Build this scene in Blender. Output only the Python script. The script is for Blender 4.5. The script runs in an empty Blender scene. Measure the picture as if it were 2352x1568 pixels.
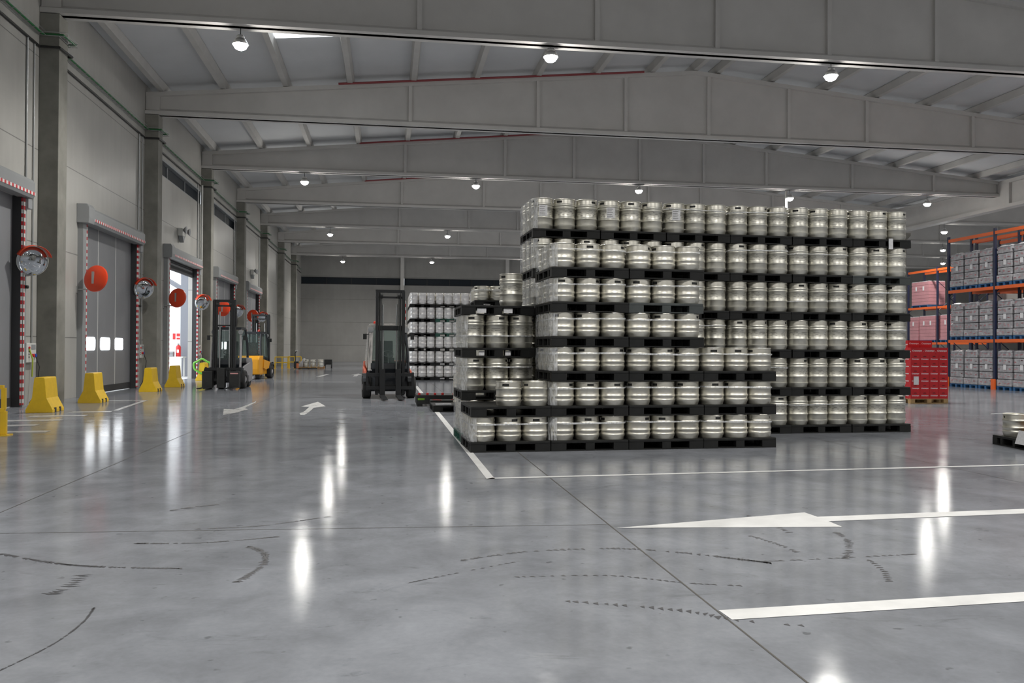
import bpy, bmesh, math, random
from math import pi, sin, cos, radians
from mathutils import Vector, Matrix
random.seed(7)
SC = bpy.context.scene
COL = SC.collection

# ------------------------------------------------------------------ camera
CAM_Z = 1.549
_f, _yaw, _pitch, _roll = 1904.97, .14888, .00837, -.00533
R = Vector((cos(_yaw), -sin(_yaw), 0))
F = Vector((sin(_yaw)*cos(_pitch), cos(_yaw)*cos(_pitch), sin(_pitch)))
U = R.cross(F)
R, U = (R*cos(_roll)-U*sin(_roll)), (R*sin(_roll)+U*cos(_roll))
cam = bpy.data.cameras.new('camera')
cam.sensor_width = 36.0
cam.lens = _f/2352*36.0
cam.clip_end = 500
co = bpy.data.objects.new('camera', cam)
COL.objects.link(co)
M = Matrix((R, U, -F)).transposed().to_4x4()
M.translation = (0, 0, CAM_Z)
co.matrix_world = M
SC.camera = co

# ------------------------------------------------------------------ view, world, daylight
SC.view_settings.view_transform = 'Standard'
SC.view_settings.look = 'None'
SC.view_settings.gamma = 1
SC.view_settings.use_curve_mapping = False
SC.view_settings.exposure = 0.12
SC.cycles.use_denoising = True
SC.cycles.max_bounces = 8
SC.cycles.diffuse_bounces = 4
SC.cycles.glossy_bounces = 4
SC.cycles.transparent_max_bounces = 12
SC.cycles.sample_clamp_indirect = 6
LAMP_W = 1800.0          # each high-bay lamp
SKY = 3.2                # overcast daylight outside the open door
w = bpy.data.worlds.new('daylight')
SC.world = w
w.use_nodes = True
bg = w.node_tree.nodes['Background']
bg.inputs[0].default_value = (.90, .95, 1.0, 1)
bg.inputs[1].default_value = SKY

# ------------------------------------------------------------------ mesh builder
class MB:
    def __init__(s):
        s.v = []; s.f = []; s.m = []
    def add(s, vs, fs, mi=0):
        o = len(s.v)
        s.v += [tuple(x) for x in vs]
        s.f += [tuple(i+o for i in f) for f in fs]
        s.m += [mi]*len(fs)
        return s
    def box(s, x0, x1, y0, y1, z0, z1, mi=0):
        vs = [(x0,y0,z0),(x1,y0,z0),(x1,y1,z0),(x0,y1,z0),(x0,y0,z1),(x1,y0,z1),(x1,y1,z1),(x0,y1,z1)]
        return s.add(vs, [(3,2,1,0),(4,5,6,7),(0,1,5,4),(1,2,6,5),(2,3,7,6),(3,0,4,7)], mi)
    def cbox(s, c, d, rz=0, mi=0, rx=0):
        vs = []
        m = Matrix.Rotation(rz, 3, 'Z') @ Matrix.Rotation(rx, 3, 'X')
        for z in (-.5,.5):
            for x, y in ((-.5,-.5),(.5,-.5),(.5,.5),(-.5,.5)):
                vs.append(Vector(c) + m @ Vector((x*d[0], y*d[1], z*d[2])))
        return s.add(vs, [(3,2,1,0),(4,5,6,7),(0,1,5,4),(1,2,6,5),(2,3,7,6),(3,0,4,7)], mi)
    def prism(s, poly, axis, a, b, mi=0):
        n = len(poly)
        def P(p, t):
            if axis == 'x': return (t, p[0], p[1])
            if axis == 'y': return (p[0], t, p[1])
            return (p[0], p[1], t)
        vs = [P(p, a) for p in poly] + [P(p, b) for p in poly]
        fs = [tuple(range(n))[::-1], tuple(range(n, 2*n))]
        fs += [(i, (i+1) % n, (i+1) % n+n, i+n) for i in range(n)]
        return s.add(vs, fs, mi)
    def tube(s, pts, r, n=8, mi=0, cap=True):
        pts = [Vector(p) for p in pts]
        rs = r if isinstance(r, (list, tuple)) else [r]*len(pts)
        vs = []; fs = []
        prev = None
        for i, p in enumerate(pts):
            d = (pts[min(i+1, len(pts)-1)]-pts[max(i-1, 0)]).normalized()
            a = prev if prev is not None else (Vector((0,0,1)) if abs(d.z) < .9 else Vector((1,0,0)))
            u = (a-d*a.dot(d)).normalized(); w_ = d.cross(u); prev = u
            for k in range(n):
                t = 2*pi*k/n
                vs.append(p+(u*cos(t)+w_*sin(t))*rs[i])
        for i in range(len(pts)-1):
            for k in range(n):
                k2 = (k+1) % n
                fs.append((i*n+k, i*n+k2, (i+1)*n+k2, (i+1)*n+k))
        if cap:
            fs.append(tuple(range(n))[::-1]); fs.append(tuple(range((len(pts)-1)*n, len(pts)*n)))
        return s.add(vs, fs, mi)
    def lathe(s, prof, n=32, c=(0,0,0), axis='z', mi=0):
        vs = []; fs = []
        for r, z in prof:
            for k in range(n):
                t = 2*pi*k/n
                x, y = r*cos(t), r*sin(t)
                q = (x, y, z) if axis == 'z' else ((x, z, y) if axis == 'y' else (z, x, y))
                vs.append((q[0]+c[0], q[1]+c[1], q[2]+c[2]))
        for i in range(len(prof)-1):
            for k in range(n):
                k2 = (k+1) % n
                fs.append((i*n+k, i*n+k2, (i+1)*n+k2, (i+1)*n+k))
        return s.add(vs, fs, mi)
    def build(s, name, mats, parent=None, smooth=0, bevel=0, loc=None):
        me = bpy.data.meshes.new(name)
        me.from_pydata(s.v, [], s.f)
        if not isinstance(mats, (list, tuple)): mats = [mats]
        for m in mats: me.materials.append(m)
        for p, mi in zip(me.polygons, s.m): p.material_index = mi
        bm = bmesh.new(); bm.from_mesh(me)
        bmesh.ops.recalc_face_normals(bm, faces=bm.faces)
        if bevel:
            es = [e for e in bm.edges if len(e.link_faces) == 2 and e.calc_face_angle(0) > .5]
            bmesh.ops.bevel(bm, geom=es, offset=bevel, segments=2, affect='EDGES', profile=.7, clamp_overlap=True)
        bm.to_mesh(me); bm.free()
        if smooth:
            me.polygons.foreach_set('use_smooth', [True]*len(me.polygons))
            me.set_sharp_from_angle(angle=radians(smooth))
        me.update()
        o = bpy.data.objects.new(name, me)
        COL.objects.link(o)
        if parent is not None: o.parent = parent
        if loc: o.location = loc
        return o

def thing(name, label, cat, loc=(0,0,0), rz=0, group=None):
    o = bpy.data.objects.new(name, None)
    o.empty_display_size = .1
    COL.objects.link(o)
    o.location = loc; o.rotation_euler = (0, 0, rz)
    o['label'] = label; o['category'] = cat
    if group: o['group'] = group
    return o
def tag(o, label, cat, group=None, kind=None):
    o['label'] = label; o['category'] = cat
    if group: o['group'] = group
    if kind: o['kind'] = kind
    return o
def struct(o):
    o['kind'] = 'structure'
    return o
KIDS = {}
def dup(root, loc, rz=0, label=None, group=None):
    r = root.copy(); COL.objects.link(r)
    r.location = loc; r.rotation_euler = (0, 0, rz)
    if label: r['label'] = label
    if group: r['group'] = group
    for ch in KIDS[root]:
        c = ch.copy(); COL.objects.link(c); c.parent = r
        for g in KIDS.get(ch, ()):
            d = g.copy(); COL.objects.link(d); d.parent = c
    return r
def remember(root):
    KIDS[root] = list(root.children)
    for c in root.children: KIDS[c] = list(c.children)
def unlink_proto(root):
    for c in list(root.children):
        for g in list(c.children): bpy.data.objects.remove(g)
        bpy.data.objects.remove(c)
    bpy.data.objects.remove(root)
ORD = ['bottom', 'second', 'third', 'fourth', 'fifth', 'top']
NTH = ['first', 'second', 'third', 'fourth', 'fifth', 'sixth', 'seventh', 'eighth', 'ninth', 'tenth', 'eleventh', 'twelfth']

# ------------------------------------------------------------------ materials
def mat(name, col, rough=.5, metal=0, nscale=0, namt=.15, rvar=0, bump=0, spec=.5, emit=0, ecol=None, stretch=None, coat=0):
    m = bpy.data.materials.new(name); m.use_nodes = True
    nt = m.node_tree; N = nt.nodes; L = nt.links
    b = N['Principled BSDF']
    b.inputs['Base Color'].default_value = (*col, 1)
    b.inputs['Roughness'].default_value = rough
    b.inputs['Metallic'].default_value = metal
    b.inputs['Specular IOR Level'].default_value = spec
    if coat: b.inputs['Coat Weight'].default_value = coat; b.inputs['Coat Roughness'].default_value = .1
    if emit:
        b.inputs['Emission Color'].default_value = (*(ecol or col), 1)
        b.inputs['Emission Strength'].default_value = emit
    if nscale:
        tc = N.new('ShaderNodeTexCoord')
        src = tc.outputs['Object']
        if stretch:
            mp = N.new('ShaderNodeMapping'); mp.inputs['Scale'].default_value = stretch
            L.new(src, mp.inputs[0]); src = mp.outputs[0]
        nz = N.new('ShaderNodeTexNoise'); nz.inputs['Scale'].default_value = nscale
        nz.inputs['Detail'].default_value = 5; nz.inputs['Roughness'].default_value = .6
        L.new(src, nz.inputs['Vector'])
        mx = N.new('ShaderNodeMix'); mx.data_type = 'RGBA'
        mr = N.new('ShaderNodeMapRange')
        mr.inputs[1].default_value = .3; mr.inputs[2].default_value = .7
        L.new(nz.outputs[0], mr.inputs[0])
        L.new(mr.outputs[0], mx.inputs[0])
        mx.inputs[6].default_value = (*[c*(1-namt) for c in col], 1)
        mx.inputs[7].default_value = (*[min(1, c*(1+namt)) for c in col], 1)
        L.new(mx.outputs[2], b.inputs['Base Color'])
        if rvar:
            r2 = N.new('ShaderNodeMapRange')
            r2.inputs[1].default_value = .3; r2.inputs[2].default_value = .7
            r2.inputs[3].default_value = max(.02, rough-rvar); r2.inputs[4].default_value = rough+rvar
            L.new(nz.outputs[0], r2.inputs[0]); L.new(r2.outputs[0], b.inputs['Roughness'])
        if bump:
            bp = N.new('ShaderNodeBump'); bp.inputs['Strength'].default_value = bump; bp.inputs['Distance'].default_value = .02
            L.new(nz.outputs[0], bp.inputs['Height']); L.new(bp.outputs[0], b.inputs['Normal'])
    return m

def math_node(nt, op, a, b=None, c=None):
    n = nt.nodes.new('ShaderNodeMath'); n.operation = op
    for i, x in enumerate((a, b, c)):
        if x is None: continue
        if isinstance(x, (int, float)): n.inputs[i].default_value = x
        else: nt.links.new(x, n.inputs[i])
    return n.outputs[0]

def wall_material(name, col, rough):
    """precast panels: faint mottling, vertical streaks and horizontal joints every 2.5 m"""
    m = mat(name, col, rough, nscale=.6, namt=.10, rvar=.06)
    nt = m.node_tree; N = nt.nodes; L = nt.links
    b = N['Principled BSDF']
    base = b.inputs['Base Color'].links[0].from_socket
    tc = N.new('ShaderNodeTexCoord')
    sp = N.new('ShaderNodeSeparateXYZ'); L.new(tc.outputs['Object'], sp.inputs[0])
    z = math_node(nt, 'ADD', sp.outputs[2], .7)
    fr = math_node(nt, 'FRACT', math_node(nt, 'DIVIDE', z, 2.5))
    d = math_node(nt, 'ABSOLUTE', math_node(nt, 'SUBTRACT', fr, .5))
    ln = math_node(nt, 'GREATER_THAN', d, .4945)
    mp = N.new('ShaderNodeMapping'); mp.inputs['Scale'].default_value = (1, 1.4, .06); L.new(tc.outputs['Object'], mp.inputs[0])
    nz = N.new('ShaderNodeTexNoise'); nz.inputs['Scale'].default_value = 3; nz.inputs['Detail'].default_value = 3
    L.new(mp.outputs[0], nz.inputs['Vector'])
    sr = N.new('ShaderNodeMapRange'); sr.inputs[1].default_value = .35; sr.inputs[2].default_value = .65
    sr.inputs[3].default_value = .97; sr.inputs[4].default_value = 1.02
    L.new(nz.outputs[0], sr.inputs[0])
    k = math_node(nt, 'MULTIPLY', sr.outputs[0], math_node(nt, 'SUBTRACT', 1, math_node(nt, 'MULTIPLY', ln, .55)))
    mx = N.new('ShaderNodeMix'); mx.data_type = 'RGBA'; mx.blend_type = 'MULTIPLY'; mx.inputs[0].default_value = 1
    L.new(base, mx.inputs[6]); L.new(k, mx.inputs[7])
    L.new(mx.outputs[2], b.inputs['Base Color'])
    return m

def floor_material():
    m = bpy.data.materials.new('polished_concrete'); m.use_nodes = True
    nt = m.node_tree; N = nt.nodes; L = nt.links
    b = N['Principled BSDF']
    tc = N.new('ShaderNodeTexCoord')
    def noise(sc, det, rough=.6, scale=None, dist=0):
        src = tc.outputs['Object']
        if scale:
            mp = N.new('ShaderNodeMapping'); mp.inputs['Scale'].default_value = scale; L.new(src, mp.inputs[0]); src = mp.outputs[0]
        n = N.new('ShaderNodeTexNoise'); n.inputs['Scale'].default_value = sc; n.inputs['Detail'].default_value = det
        n.inputs['Roughness'].default_value = rough; n.inputs['Distortion'].default_value = dist
        L.new(src, n.inputs['Vector']); return n.outputs[0]
    def rng(x, a, b_, c, d):
        r = N.new('ShaderNodeMapRange'); r.inputs[1].default_value = a; r.inputs[2].default_value = b_
        r.inputs[3].default_value = c; r.inputs[4].default_value = d; L.new(x, r.inputs[0]); return r.outputs[0]
    cl = noise(.35, 6, .62)
    cl2 = noise(1.7, 6, .65, dist=.4)
    fine = noise(26, 3, .6)
    sm = noise(1.1, 8, .72, (1, 2.6, 1), 1.2)
    k = math_node(nt, 'MULTIPLY', rng(cl, .3, .7, .80, 1.18), rng(cl2, .3, .7, .80, 1.18))
    k = math_node(nt, 'MULTIPLY', k, rng(fine, .35, .65, .97, 1.03))
    smd = rng(sm, .60, .74, 1, .62)
    k = math_node(nt, 'MULTIPLY', k, smd)
    sp = noise(9, 2, .5)
    k = math_node(nt, 'MULTIPLY', k, rng(sp, .70, .76, 1, .62))
    mx = N.new('ShaderNodeMix'); mx.data_type = 'RGBA'; mx.blend_type = 'MULTIPLY'; mx.inputs[0].default_value = 1
    mx.inputs[6].default_value = (*FLOOR_COL, 1)
    L.new(k, mx.inputs[7]); L.new(mx.outputs[2], b.inputs['Base Color'])
    rr = math_node(nt, 'ADD', rng(cl2, .3, .7, .115, .155), rng(sm, .5, .75, 0, .03))
    L.new(rr, b.inputs['Roughness'])
    bp = N.new('ShaderNodeBump'); bp.inputs['Strength'].default_value = .05; bp.inputs['Distance'].default_value = .004
    L.new(noise(5, 3), bp.inputs['Height']); L.new(bp.outputs[0], b.inputs['Normal'])
    # polished skin: a glossy layer with short tails over the concrete
    b.inputs['Specular IOR Level'].default_value = 0
    gl = N.new('ShaderNodeBsdfAnisotropic'); gl.distribution = 'BECKMANN'
    L.new(rr, gl.inputs['Roughness']); L.new(bp.outputs[0], gl.inputs['Normal'])
    fr = N.new('ShaderNodeFresnel'); fr.inputs['IOR'].default_value = 1.32; L.new(bp.outputs[0], fr.inputs['Normal'])
    ms = N.new('ShaderNodeMixShader'); L.new(math_node(nt, 'MULTIPLY', fr.outputs[0], .85), ms.inputs[0])
    L.new(b.outputs[0], ms.inputs[1]); L.new(gl.outputs[0], ms.inputs[2])
    L.new(ms.outputs[0], N['Material Output'].inputs[0])
    return m

def film_material(name, base, amt):
    m = bpy.data.materials.new(name); m.use_nodes = True
    nt = m.node_tree; N = nt.nodes; L = nt.links
    b = N['Principled BSDF']; out = N['Material Output']
    b.inputs['Base Color'].default_value = (.85, .87, .9, 1); b.inputs['Roughness'].default_value = .18
    tr = N.new('ShaderNodeBsdfTransparent'); mx = N.new('ShaderNodeMixShader')
    tc = N.new('ShaderNodeTexCoord'); mp = N.new('ShaderNodeMapping'); mp.inputs['Scale'].default_value = (1, 1, .35)
    L.new(tc.outputs['Object'], mp.inputs[0])
    nz = N.new('ShaderNodeTexNoise'); nz.inputs['Scale'].default_value = 14; nz.inputs['Detail'].default_value = 4; nz.inputs['Distortion'].default_value = 1.5
    L.new(mp.outputs[0], nz.inputs['Vector'])
    mr = N.new('ShaderNodeMapRange'); mr.inputs[1].default_value = .35; mr.inputs[2].default_value = .7
    mr.inputs[3].default_value = base; mr.inputs[4].default_value = base+amt
    L.new(nz.outputs[0], mr.inputs[0]); L.new(mr.outputs[0], mx.inputs[0])
    bp = N.new('ShaderNodeBump'); bp.inputs['Strength'].default_value = .6; bp.inputs['Distance'].default_value = .03
    L.new(nz.outputs[0], bp.inputs['Height']); L.new(bp.outputs[0], b.inputs['Normal'])
    L.new(tr.outputs[0], mx.inputs[1]); L.new(b.outputs[0], mx.inputs[2]); L.new(mx.outputs[0], out.inputs[0])
    return m

def glass_material(name, tint, amt):
    m = bpy.data.materials.new(name); m.use_nodes = True
    nt = m.node_tree; N = nt.nodes; L = nt.links
    b = N['Principled BSDF']; out = N['Material Output']
    b.inputs['Base Color'].default_value = (*tint, 1); b.inputs['Roughness'].default_value = .05
    tr = N.new('ShaderNodeBsdfTransparent'); tr.inputs[0].default_value = (.84, .91, .89, 1)
    mx = N.new('ShaderNodeMixShader'); mx.inputs[0].default_value = amt
    L.new(tr.outputs[0], mx.inputs[1]); L.new(b.outputs[0], mx.inputs[2]); L.new(mx.outputs[0], out.inputs[0])
    return m

def stripe_material(name, c1, c2, period, axis=2, diag=0.0):
    m = mat(name, c1, .5)
    nt = m.node_tree; N = nt.nodes; L = nt.links
    b = N['Principled BSDF']
    tc = N.new('ShaderNodeTexCoord'); sp = N.new('ShaderNodeSeparateXYZ'); L.new(tc.outputs['Object'], sp.inputs[0])
    s_ = sp.outputs[axis]
    if diag: s_ = math_node(nt, 'ADD', s_, math_node(nt, 'MULTIPLY', sp.outputs[1 if axis == 2 else 2], diag))
    t = math_node(nt, 'GREATER_THAN', math_node(nt, 'FRACT', math_node(nt, 'DIVIDE', s_, period)), .5)
    mx = N.new('ShaderNodeMix'); mx.data_type = 'RGBA'
    mx.inputs[6].default_value = (*c1, 1); mx.inputs[7].default_value = (*c2, 1)
    L.new(t, mx.inputs[0]); L.new(mx.outputs[2], b.inputs['Base Color'])
    return m

def keg_material(name, col, rough, print_z=None):
    m = mat(name, col, rough, 1.0, nscale=9, namt=.05, rvar=.03)
    nt = m.node_tree; N = nt.nodes; L = nt.links
    b = N['Principled BSDF']
    oi = N.new('ShaderNodeObjectInfo')
    hs = N.new('ShaderNodeMapRange'); hs.inputs[3].default_value = .86; hs.inputs[4].default_value = 1.08
    L.new(oi.outputs['Random'], hs.inputs[0])
    k = hs.outputs[0]
    if print_z:
        tc = N.new('ShaderNodeTexCoord'); sp = N.new('ShaderNodeSeparateXYZ'); L.new(tc.outputs['Object'], sp.inputs[0])
        z0, z1 = print_z
        zz = sp.outputs[2]
        band = math_node(nt, 'MULTIPLY', math_node(nt, 'GREATER_THAN', zz, z0), math_node(nt, 'LESS_THAN', zz, z1))
        row = math_node(nt, 'LESS_THAN', math_node(nt, 'FRACT', math_node(nt, 'DIVIDE', math_node(nt, 'SUBTRACT', zz, z0), .03)), .45)
        mp = N.new('ShaderNodeMapping'); mp.inputs['Scale'].default_value = (16, 16, 34); L.new(tc.outputs['Object'], mp.inputs[0])
        nz = N.new('ShaderNodeTexNoise'); nz.inputs['Scale'].default_value = 1.0; nz.inputs['Detail'].default_value = 1
        L.new(mp.outputs[0], nz.inputs['Vector'])
        ink = math_node(nt, 'MULTIPLY', math_node(nt, 'MULTIPLY', band, row), math_node(nt, 'GREATER_THAN', nz.outputs[0], .52))
        k = math_node(nt, 'MULTIPLY', k, math_node(nt, 'SUBTRACT', 1, math_node(nt, 'MULTIPLY', ink, .45)))
    base = b.inputs['Base Color'].links[0].from_socket
    mx = N.new('ShaderNodeMix'); mx.data_type = 'RGBA'; mx.blend_type = 'MULTIPLY'; mx.inputs[0].default_value = 1
    L.new(base, mx.inputs[6]); L.new(k, mx.inputs[7]); L.new(mx.outputs[2], b.inputs['Base Color'])
    return m

FLOOR_COL = (.275, .288, .316)
M_ = {}
M_['floor'] = floor_material()
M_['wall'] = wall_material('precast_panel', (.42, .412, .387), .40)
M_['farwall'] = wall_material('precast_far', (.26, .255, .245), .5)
M_['column'] = mat('raw_concrete', (.225, .22, .195), .8, nscale=1.3, namt=.22, bump=.1)
M_['beam'] = mat('beam_concrete', (.53, .517, .497), .6, nscale=.7, namt=.07)
M_['deck'] = mat('roof_deck', (.53, .54, .55), .7, nscale=.5, namt=.05)
M_['purlin'] = mat('purlin_concrete', (.47, .46, .44), .7, nscale=1, namt=.08)
M_['white_paint'] = mat('white_floor_paint', (.82, .82, .81), .35, nscale=3, namt=.1, rvar=.05)
M_['worn_paint'] = mat('worn_floor_paint', (.50, .50, .49), .3, nscale=4, namt=.12, rvar=.05)
M_['faint_paint'] = mat('faint_floor_paint', (.38, .385, .385), .3, nscale=4, namt=.12)
M_['tyre'] = mat('rubber_scuff', (.075, .075, .08), .5)
M_['joint'] = mat('joint_filler', (.10, .095, .085), .7)
M_['door_grey'] = mat('door_curtain_grey', (.22, .225, .238), .55, nscale=1.2, namt=.05)
M_['door_dark'] = mat('door_rubber', (.03, .03, .033), .7)
M_['header'] = mat('header_grey', (.27, .28, .285), .45, nscale=1, namt=.04)
M_['white_edge'] = mat('white_seam', (.5, .5, .5), .5)
M_['hazard'] = stripe_material('red_white_tape', (.55, .03, .04), (.75, .74, .72), .2)
M_['hazard_h'] = stripe_material('red_white_header_tape', (.55, .03, .04), (.75, .74, .72), .2, axis=1)
M_['bright'] = mat('daylit_pane', (.9, .95, 1), .3, emit=5.0, ecol=(.92, .96, 1))
M_['skylight'] = mat('skylight_sheet', (.9, .95, 1), .4, emit=2.2, ecol=(.92, .97, 1))
M_['dark_glass'] = mat('dark_window_glass', (.016, .022, .03), .45, spec=.15)
M_['alu'] = mat('aluminium_frame', (.35, .37, .38), .4, .3)
M_['yellow'] = mat('yellow_barrier_paint', (.74, .47, .012), .42, nscale=5, namt=.08)
M_['yellow_rail'] = mat('yellow_rail_paint', (.74, .47, .02), .4, nscale=4, namt=.06)
M_['orange_plastic'] = mat('orange_mirror_back', (.72, .055, .012), .4)
M_['mirror'] = mat('convex_mirror', (.62, .65, .68), .06, 1)
M_['white_box'] = mat('white_plastic', (.62, .62, .59), .45)
M_['grey_box'] = mat('grey_plastic', (.28, .29, .3), .5)
M_['blue'] = mat('blue_socket', (.03, .08, .4), .4)
M_['red'] = mat('red_plastic', (.6, .02, .02), .4)
M_['galv'] = mat('galvanised', (.45, .46, .46), .4, .7)
M_['dark_steel'] = mat('dark_steel', (.022, .023, .025), .5, .3)
M_['black'] = mat('black_plastic', (.016, .017, .017), .55, nscale=6, namt=.25)
M_['pallet'] = mat('black_pallet_plastic', (.0095, .0098, .0098), .55, nscale=5, namt=.3, spec=.3)
M_['pallet_grey'] = mat('grey_pallet_plastic', (.045, .052, .052), .5, nscale=5, namt=.2)
M_['pallet_green'] = mat('green_pallet_plastic', (.012, .085, .06), .5, nscale=5, namt=.2)
M_['pallet_blue'] = mat('blue_pallet_wood', (.02, .10, .24), .7, nscale=5, namt=.2)
M_['wood'] = mat('pallet_wood', (.42, .27, .12), .75, nscale=6, namt=.25)
M_['rubber'] = mat('tyre_rubber', (.018, .018, .018), .75)
M_['cable_green'] = mat('green_cable', (.02, .15, .045), .5)
M_['cable_black'] = mat('black_cable', (.02, .02, .02), .5)
M_['red_pipe'] = mat('red_pipe_paint', (.24, .04, .045), .5)
M_['orange_beam'] = mat('rack_orange', (.78, .13, .018), .42)
M_['navy'] = mat('rack_navy', (.018, .024, .06), .45)
M_['steel'] = keg_material('keg_steel', (.72, .70, .63), .42)
M_['steel_tall'] = keg_material('keg_steel_printed', (.70, .685, .62), .43, (.25, .35))
M_['steel_rim'] = mat('keg_rim_steel', (.72, .70, .63), .40, 1)
M_['paper'] = mat('white_paper', (.72, .72, .74), .6, nscale=30, namt=.12)
M_['film'] = film_material('stretch_film_band', .30, .5)
M_['film_sheet'] = film_material('stretch_film_sheet', .10, .5)
M_['crate'] = mat('red_crate_plastic', (.52, .012, .018), .38, nscale=3, namt=.06)
M_['crate_dark'] = mat('crate_hand_hole', (.12, .004, .006), .6)
M_['lettering'] = mat('white_lettering', (.8, .72, .74), .5)
M_['lamp_shell'] = mat('lamp_aluminium', (.5, .5, .5), .35, .8)
M_['lamp_glow'] = mat('lamp_glow', (1, .97, .9), .4, emit=80, ecol=(1, .97, .9))
M_['pack'] = mat('grey_film_packs', (.37, .365, .385), .22, nscale=5, namt=.3, rvar=.1, bump=.4)
M_['pack_red'] = mat('pack_print', (.42, .18, .2), .4)
M_['pink'] = mat('pink_cartons', (.52, .25, .275), .32, nscale=3, namt=.08, bump=.2)
M_['clearwrap'] = mat('clear_wrap_top', (.62, .63, .66), .2, nscale=6, namt=.2, bump=.5)
M_['cardboard'] = mat('cardboard', (.36, .20, .085), .8, nscale=5, namt=.12)
M_['fork_red'] = mat('forklift_red_orange', (.62, .11, .055), .4)
M_['fork_yellow'] = mat('forklift_yellow', (.80, .36, .012), .4)
M_['fork_white'] = mat('forklift_pale_grey', (.34, .33, .34), .42)
M_['fork_graphite'] = mat('forklift_graphite', (.02, .024, .03), .4)
M_['cab_glass'] = glass_material('cab_glass', (.2, .26, .25), .2)
M_['seat'] = mat('seat_vinyl', (.02, .02, .02), .6)
M_['silver_sheet'] = mat('silver_cover', (.5, .48, .46), .22, .6, nscale=9, namt=.2, bump=.6)
M_['hose'] = mat('green_hose', (.16, .5, .05), .45)
M_['red_light'] = mat('red_lens', (.6, .04, .02), .2)
M_['white_wall'] = mat('white_render', (.8, .8, .78), .7)
M_['steel_frame'] = mat('grey_steel_frame', (.20, .21, .24), .5)
M_['dark_print'] = mat('illegible_print', (.1, .1, .1), .6)
# ================================================================= setting
WX = -9.3            # inner face of the left wall
XR = 35.4            # line of the girder between the two naves
XE = 80.0            # far right wall
Y0, Y1F = -22.0, 92.0
BAY = 9.78
FR = [24.1+BAY*i for i in range(7)]          # roof frames in view
BAYS = [14.32+BAY*i for i in range(8)]       # column lines that start a bay
def roof_z(x):
    ap = 13.2 if x < XR else 58.0
    return 13.45-abs(x-ap)*.0925
fl_ = MB().box(-9.6, XE, Y0, Y1F+.3, -.3, 0).build('floor', M_['floor']); struct(fl_)

# --- left wall with door openings and two window strips
DOORS = BAYS[:5]
DY0, DY1, DZ = 3.0, 8.3, 5.35
m = MB()
ys = Y0
for b in DOORS:
    m.box(WX-.3, WX, ys, b+DY0, 0, DZ); ys = b+DY1
m.box(WX-.3, WX, ys, Y1F, 0, DZ)
m.box(WX-.3, WX, Y0, Y1F, DZ, 8.65)
m.box(WX-.3, WX, Y0, BAYS[2], 8.65, 9.3); m.box(WX-.3, WX, BAYS[4], Y1F, 8.65, 9.3)
m.box(WX-.3, WX, Y0, Y1F, 9.3, 12.0)
struct(m.build('wall_left', M_['wall']))
# far wall with its window strip
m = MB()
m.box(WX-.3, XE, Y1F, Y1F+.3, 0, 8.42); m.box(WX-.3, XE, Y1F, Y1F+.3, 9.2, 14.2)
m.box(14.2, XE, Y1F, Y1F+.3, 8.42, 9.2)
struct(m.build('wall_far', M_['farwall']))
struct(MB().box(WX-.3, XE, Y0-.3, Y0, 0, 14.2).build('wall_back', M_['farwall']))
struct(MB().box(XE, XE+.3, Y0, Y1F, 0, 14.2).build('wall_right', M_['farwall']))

def strip_window(n, y0=None, y1=None, x0=None, x1=None, z0=8.65, z1=9.3, k=4):
    """dark strip window: frame, mullions, one pane mesh"""
    if y0 is not None:
        g = MB().box(WX-.2, WX-.17, y0, y1, z0, z1).build('window_%d' % n, M_['dark_glass'])
        f = MB(); f.box(WX-.22, WX+.03, y0, y1, z1-.04, z1+.05); f.box(WX-.22, WX-.02, y0, y1, z0-.03, z0+.04)
        for i in range(k+1):
            y = y0+(y1-y0)*i/k
            f.box(WX-.2, WX-.12, y-.03, y+.03, z0, z1)
    else:
        g = MB().box(x0, x1, Y1F+.15, Y1F+.18, z0, z1).build('window_%d' % n, M_['dark_glass'])
        f = MB(); f.box(x0, x1, Y1F+.02, Y1F+.14, z1-.05, z1); f.box(x0, x1, Y1F+.02, Y1F+.14, z0, z0+.05)
        for i in range(k+1):
            x = x0+(x1-x0)*i/k
            f.box(x-.03, x+.03, Y1F+.06, Y1F+.15, z0, z1)
    struct(g)
    f.build('window_frame', M_['alu'] if y0 is not None else M_['dark_steel'], g)
strip_window(1, y0=BAYS[2]+.5, y1=BAYS[3], k=3)
strip_window(2, y0=BAYS[3]+.5, y1=BAYS[4], k=3)
strip_window(3, x0=WX, x1=1.4, z0=8.42, z1=9.2, k=4)
strip_window(4, x0=1.8, x1=14.2, z0=8.42, z1=9.2, k=5)

# --- columns
def column(x0, x1, y0, y1, z1, cap=None):
    m = MB().box(x0, x1, y0, y1, 0, z1)
    if cap: m.prism([(x0-.02, z1-cap), (x1+.02, z1-cap), (x1+.3, z1-cap*.4), (x1+.3, z1), (x0-.3, z1), (x0-.3, z1-cap*.4)], 'y', y0-.05, y1+.05)
    o = m.build('wall_column', M_['column'], bevel=.012)
    return struct(o)
for y in [14.32]+FR:
    column(WX, WX+.5, y-.25, y+.35, 10.5)
for x in (1.55, 13.2, 24.5):
    struct(MB().box(x-.2, x+.2, Y1F-.35, Y1F, 0, 13.3).build('wall_column', M_['beam']))
for y in (33.88, 53.44, 73.0, 89.5):
    column(XR-.35, XR+.35, y-.35, y+.35, 9.75, .5)

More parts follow.
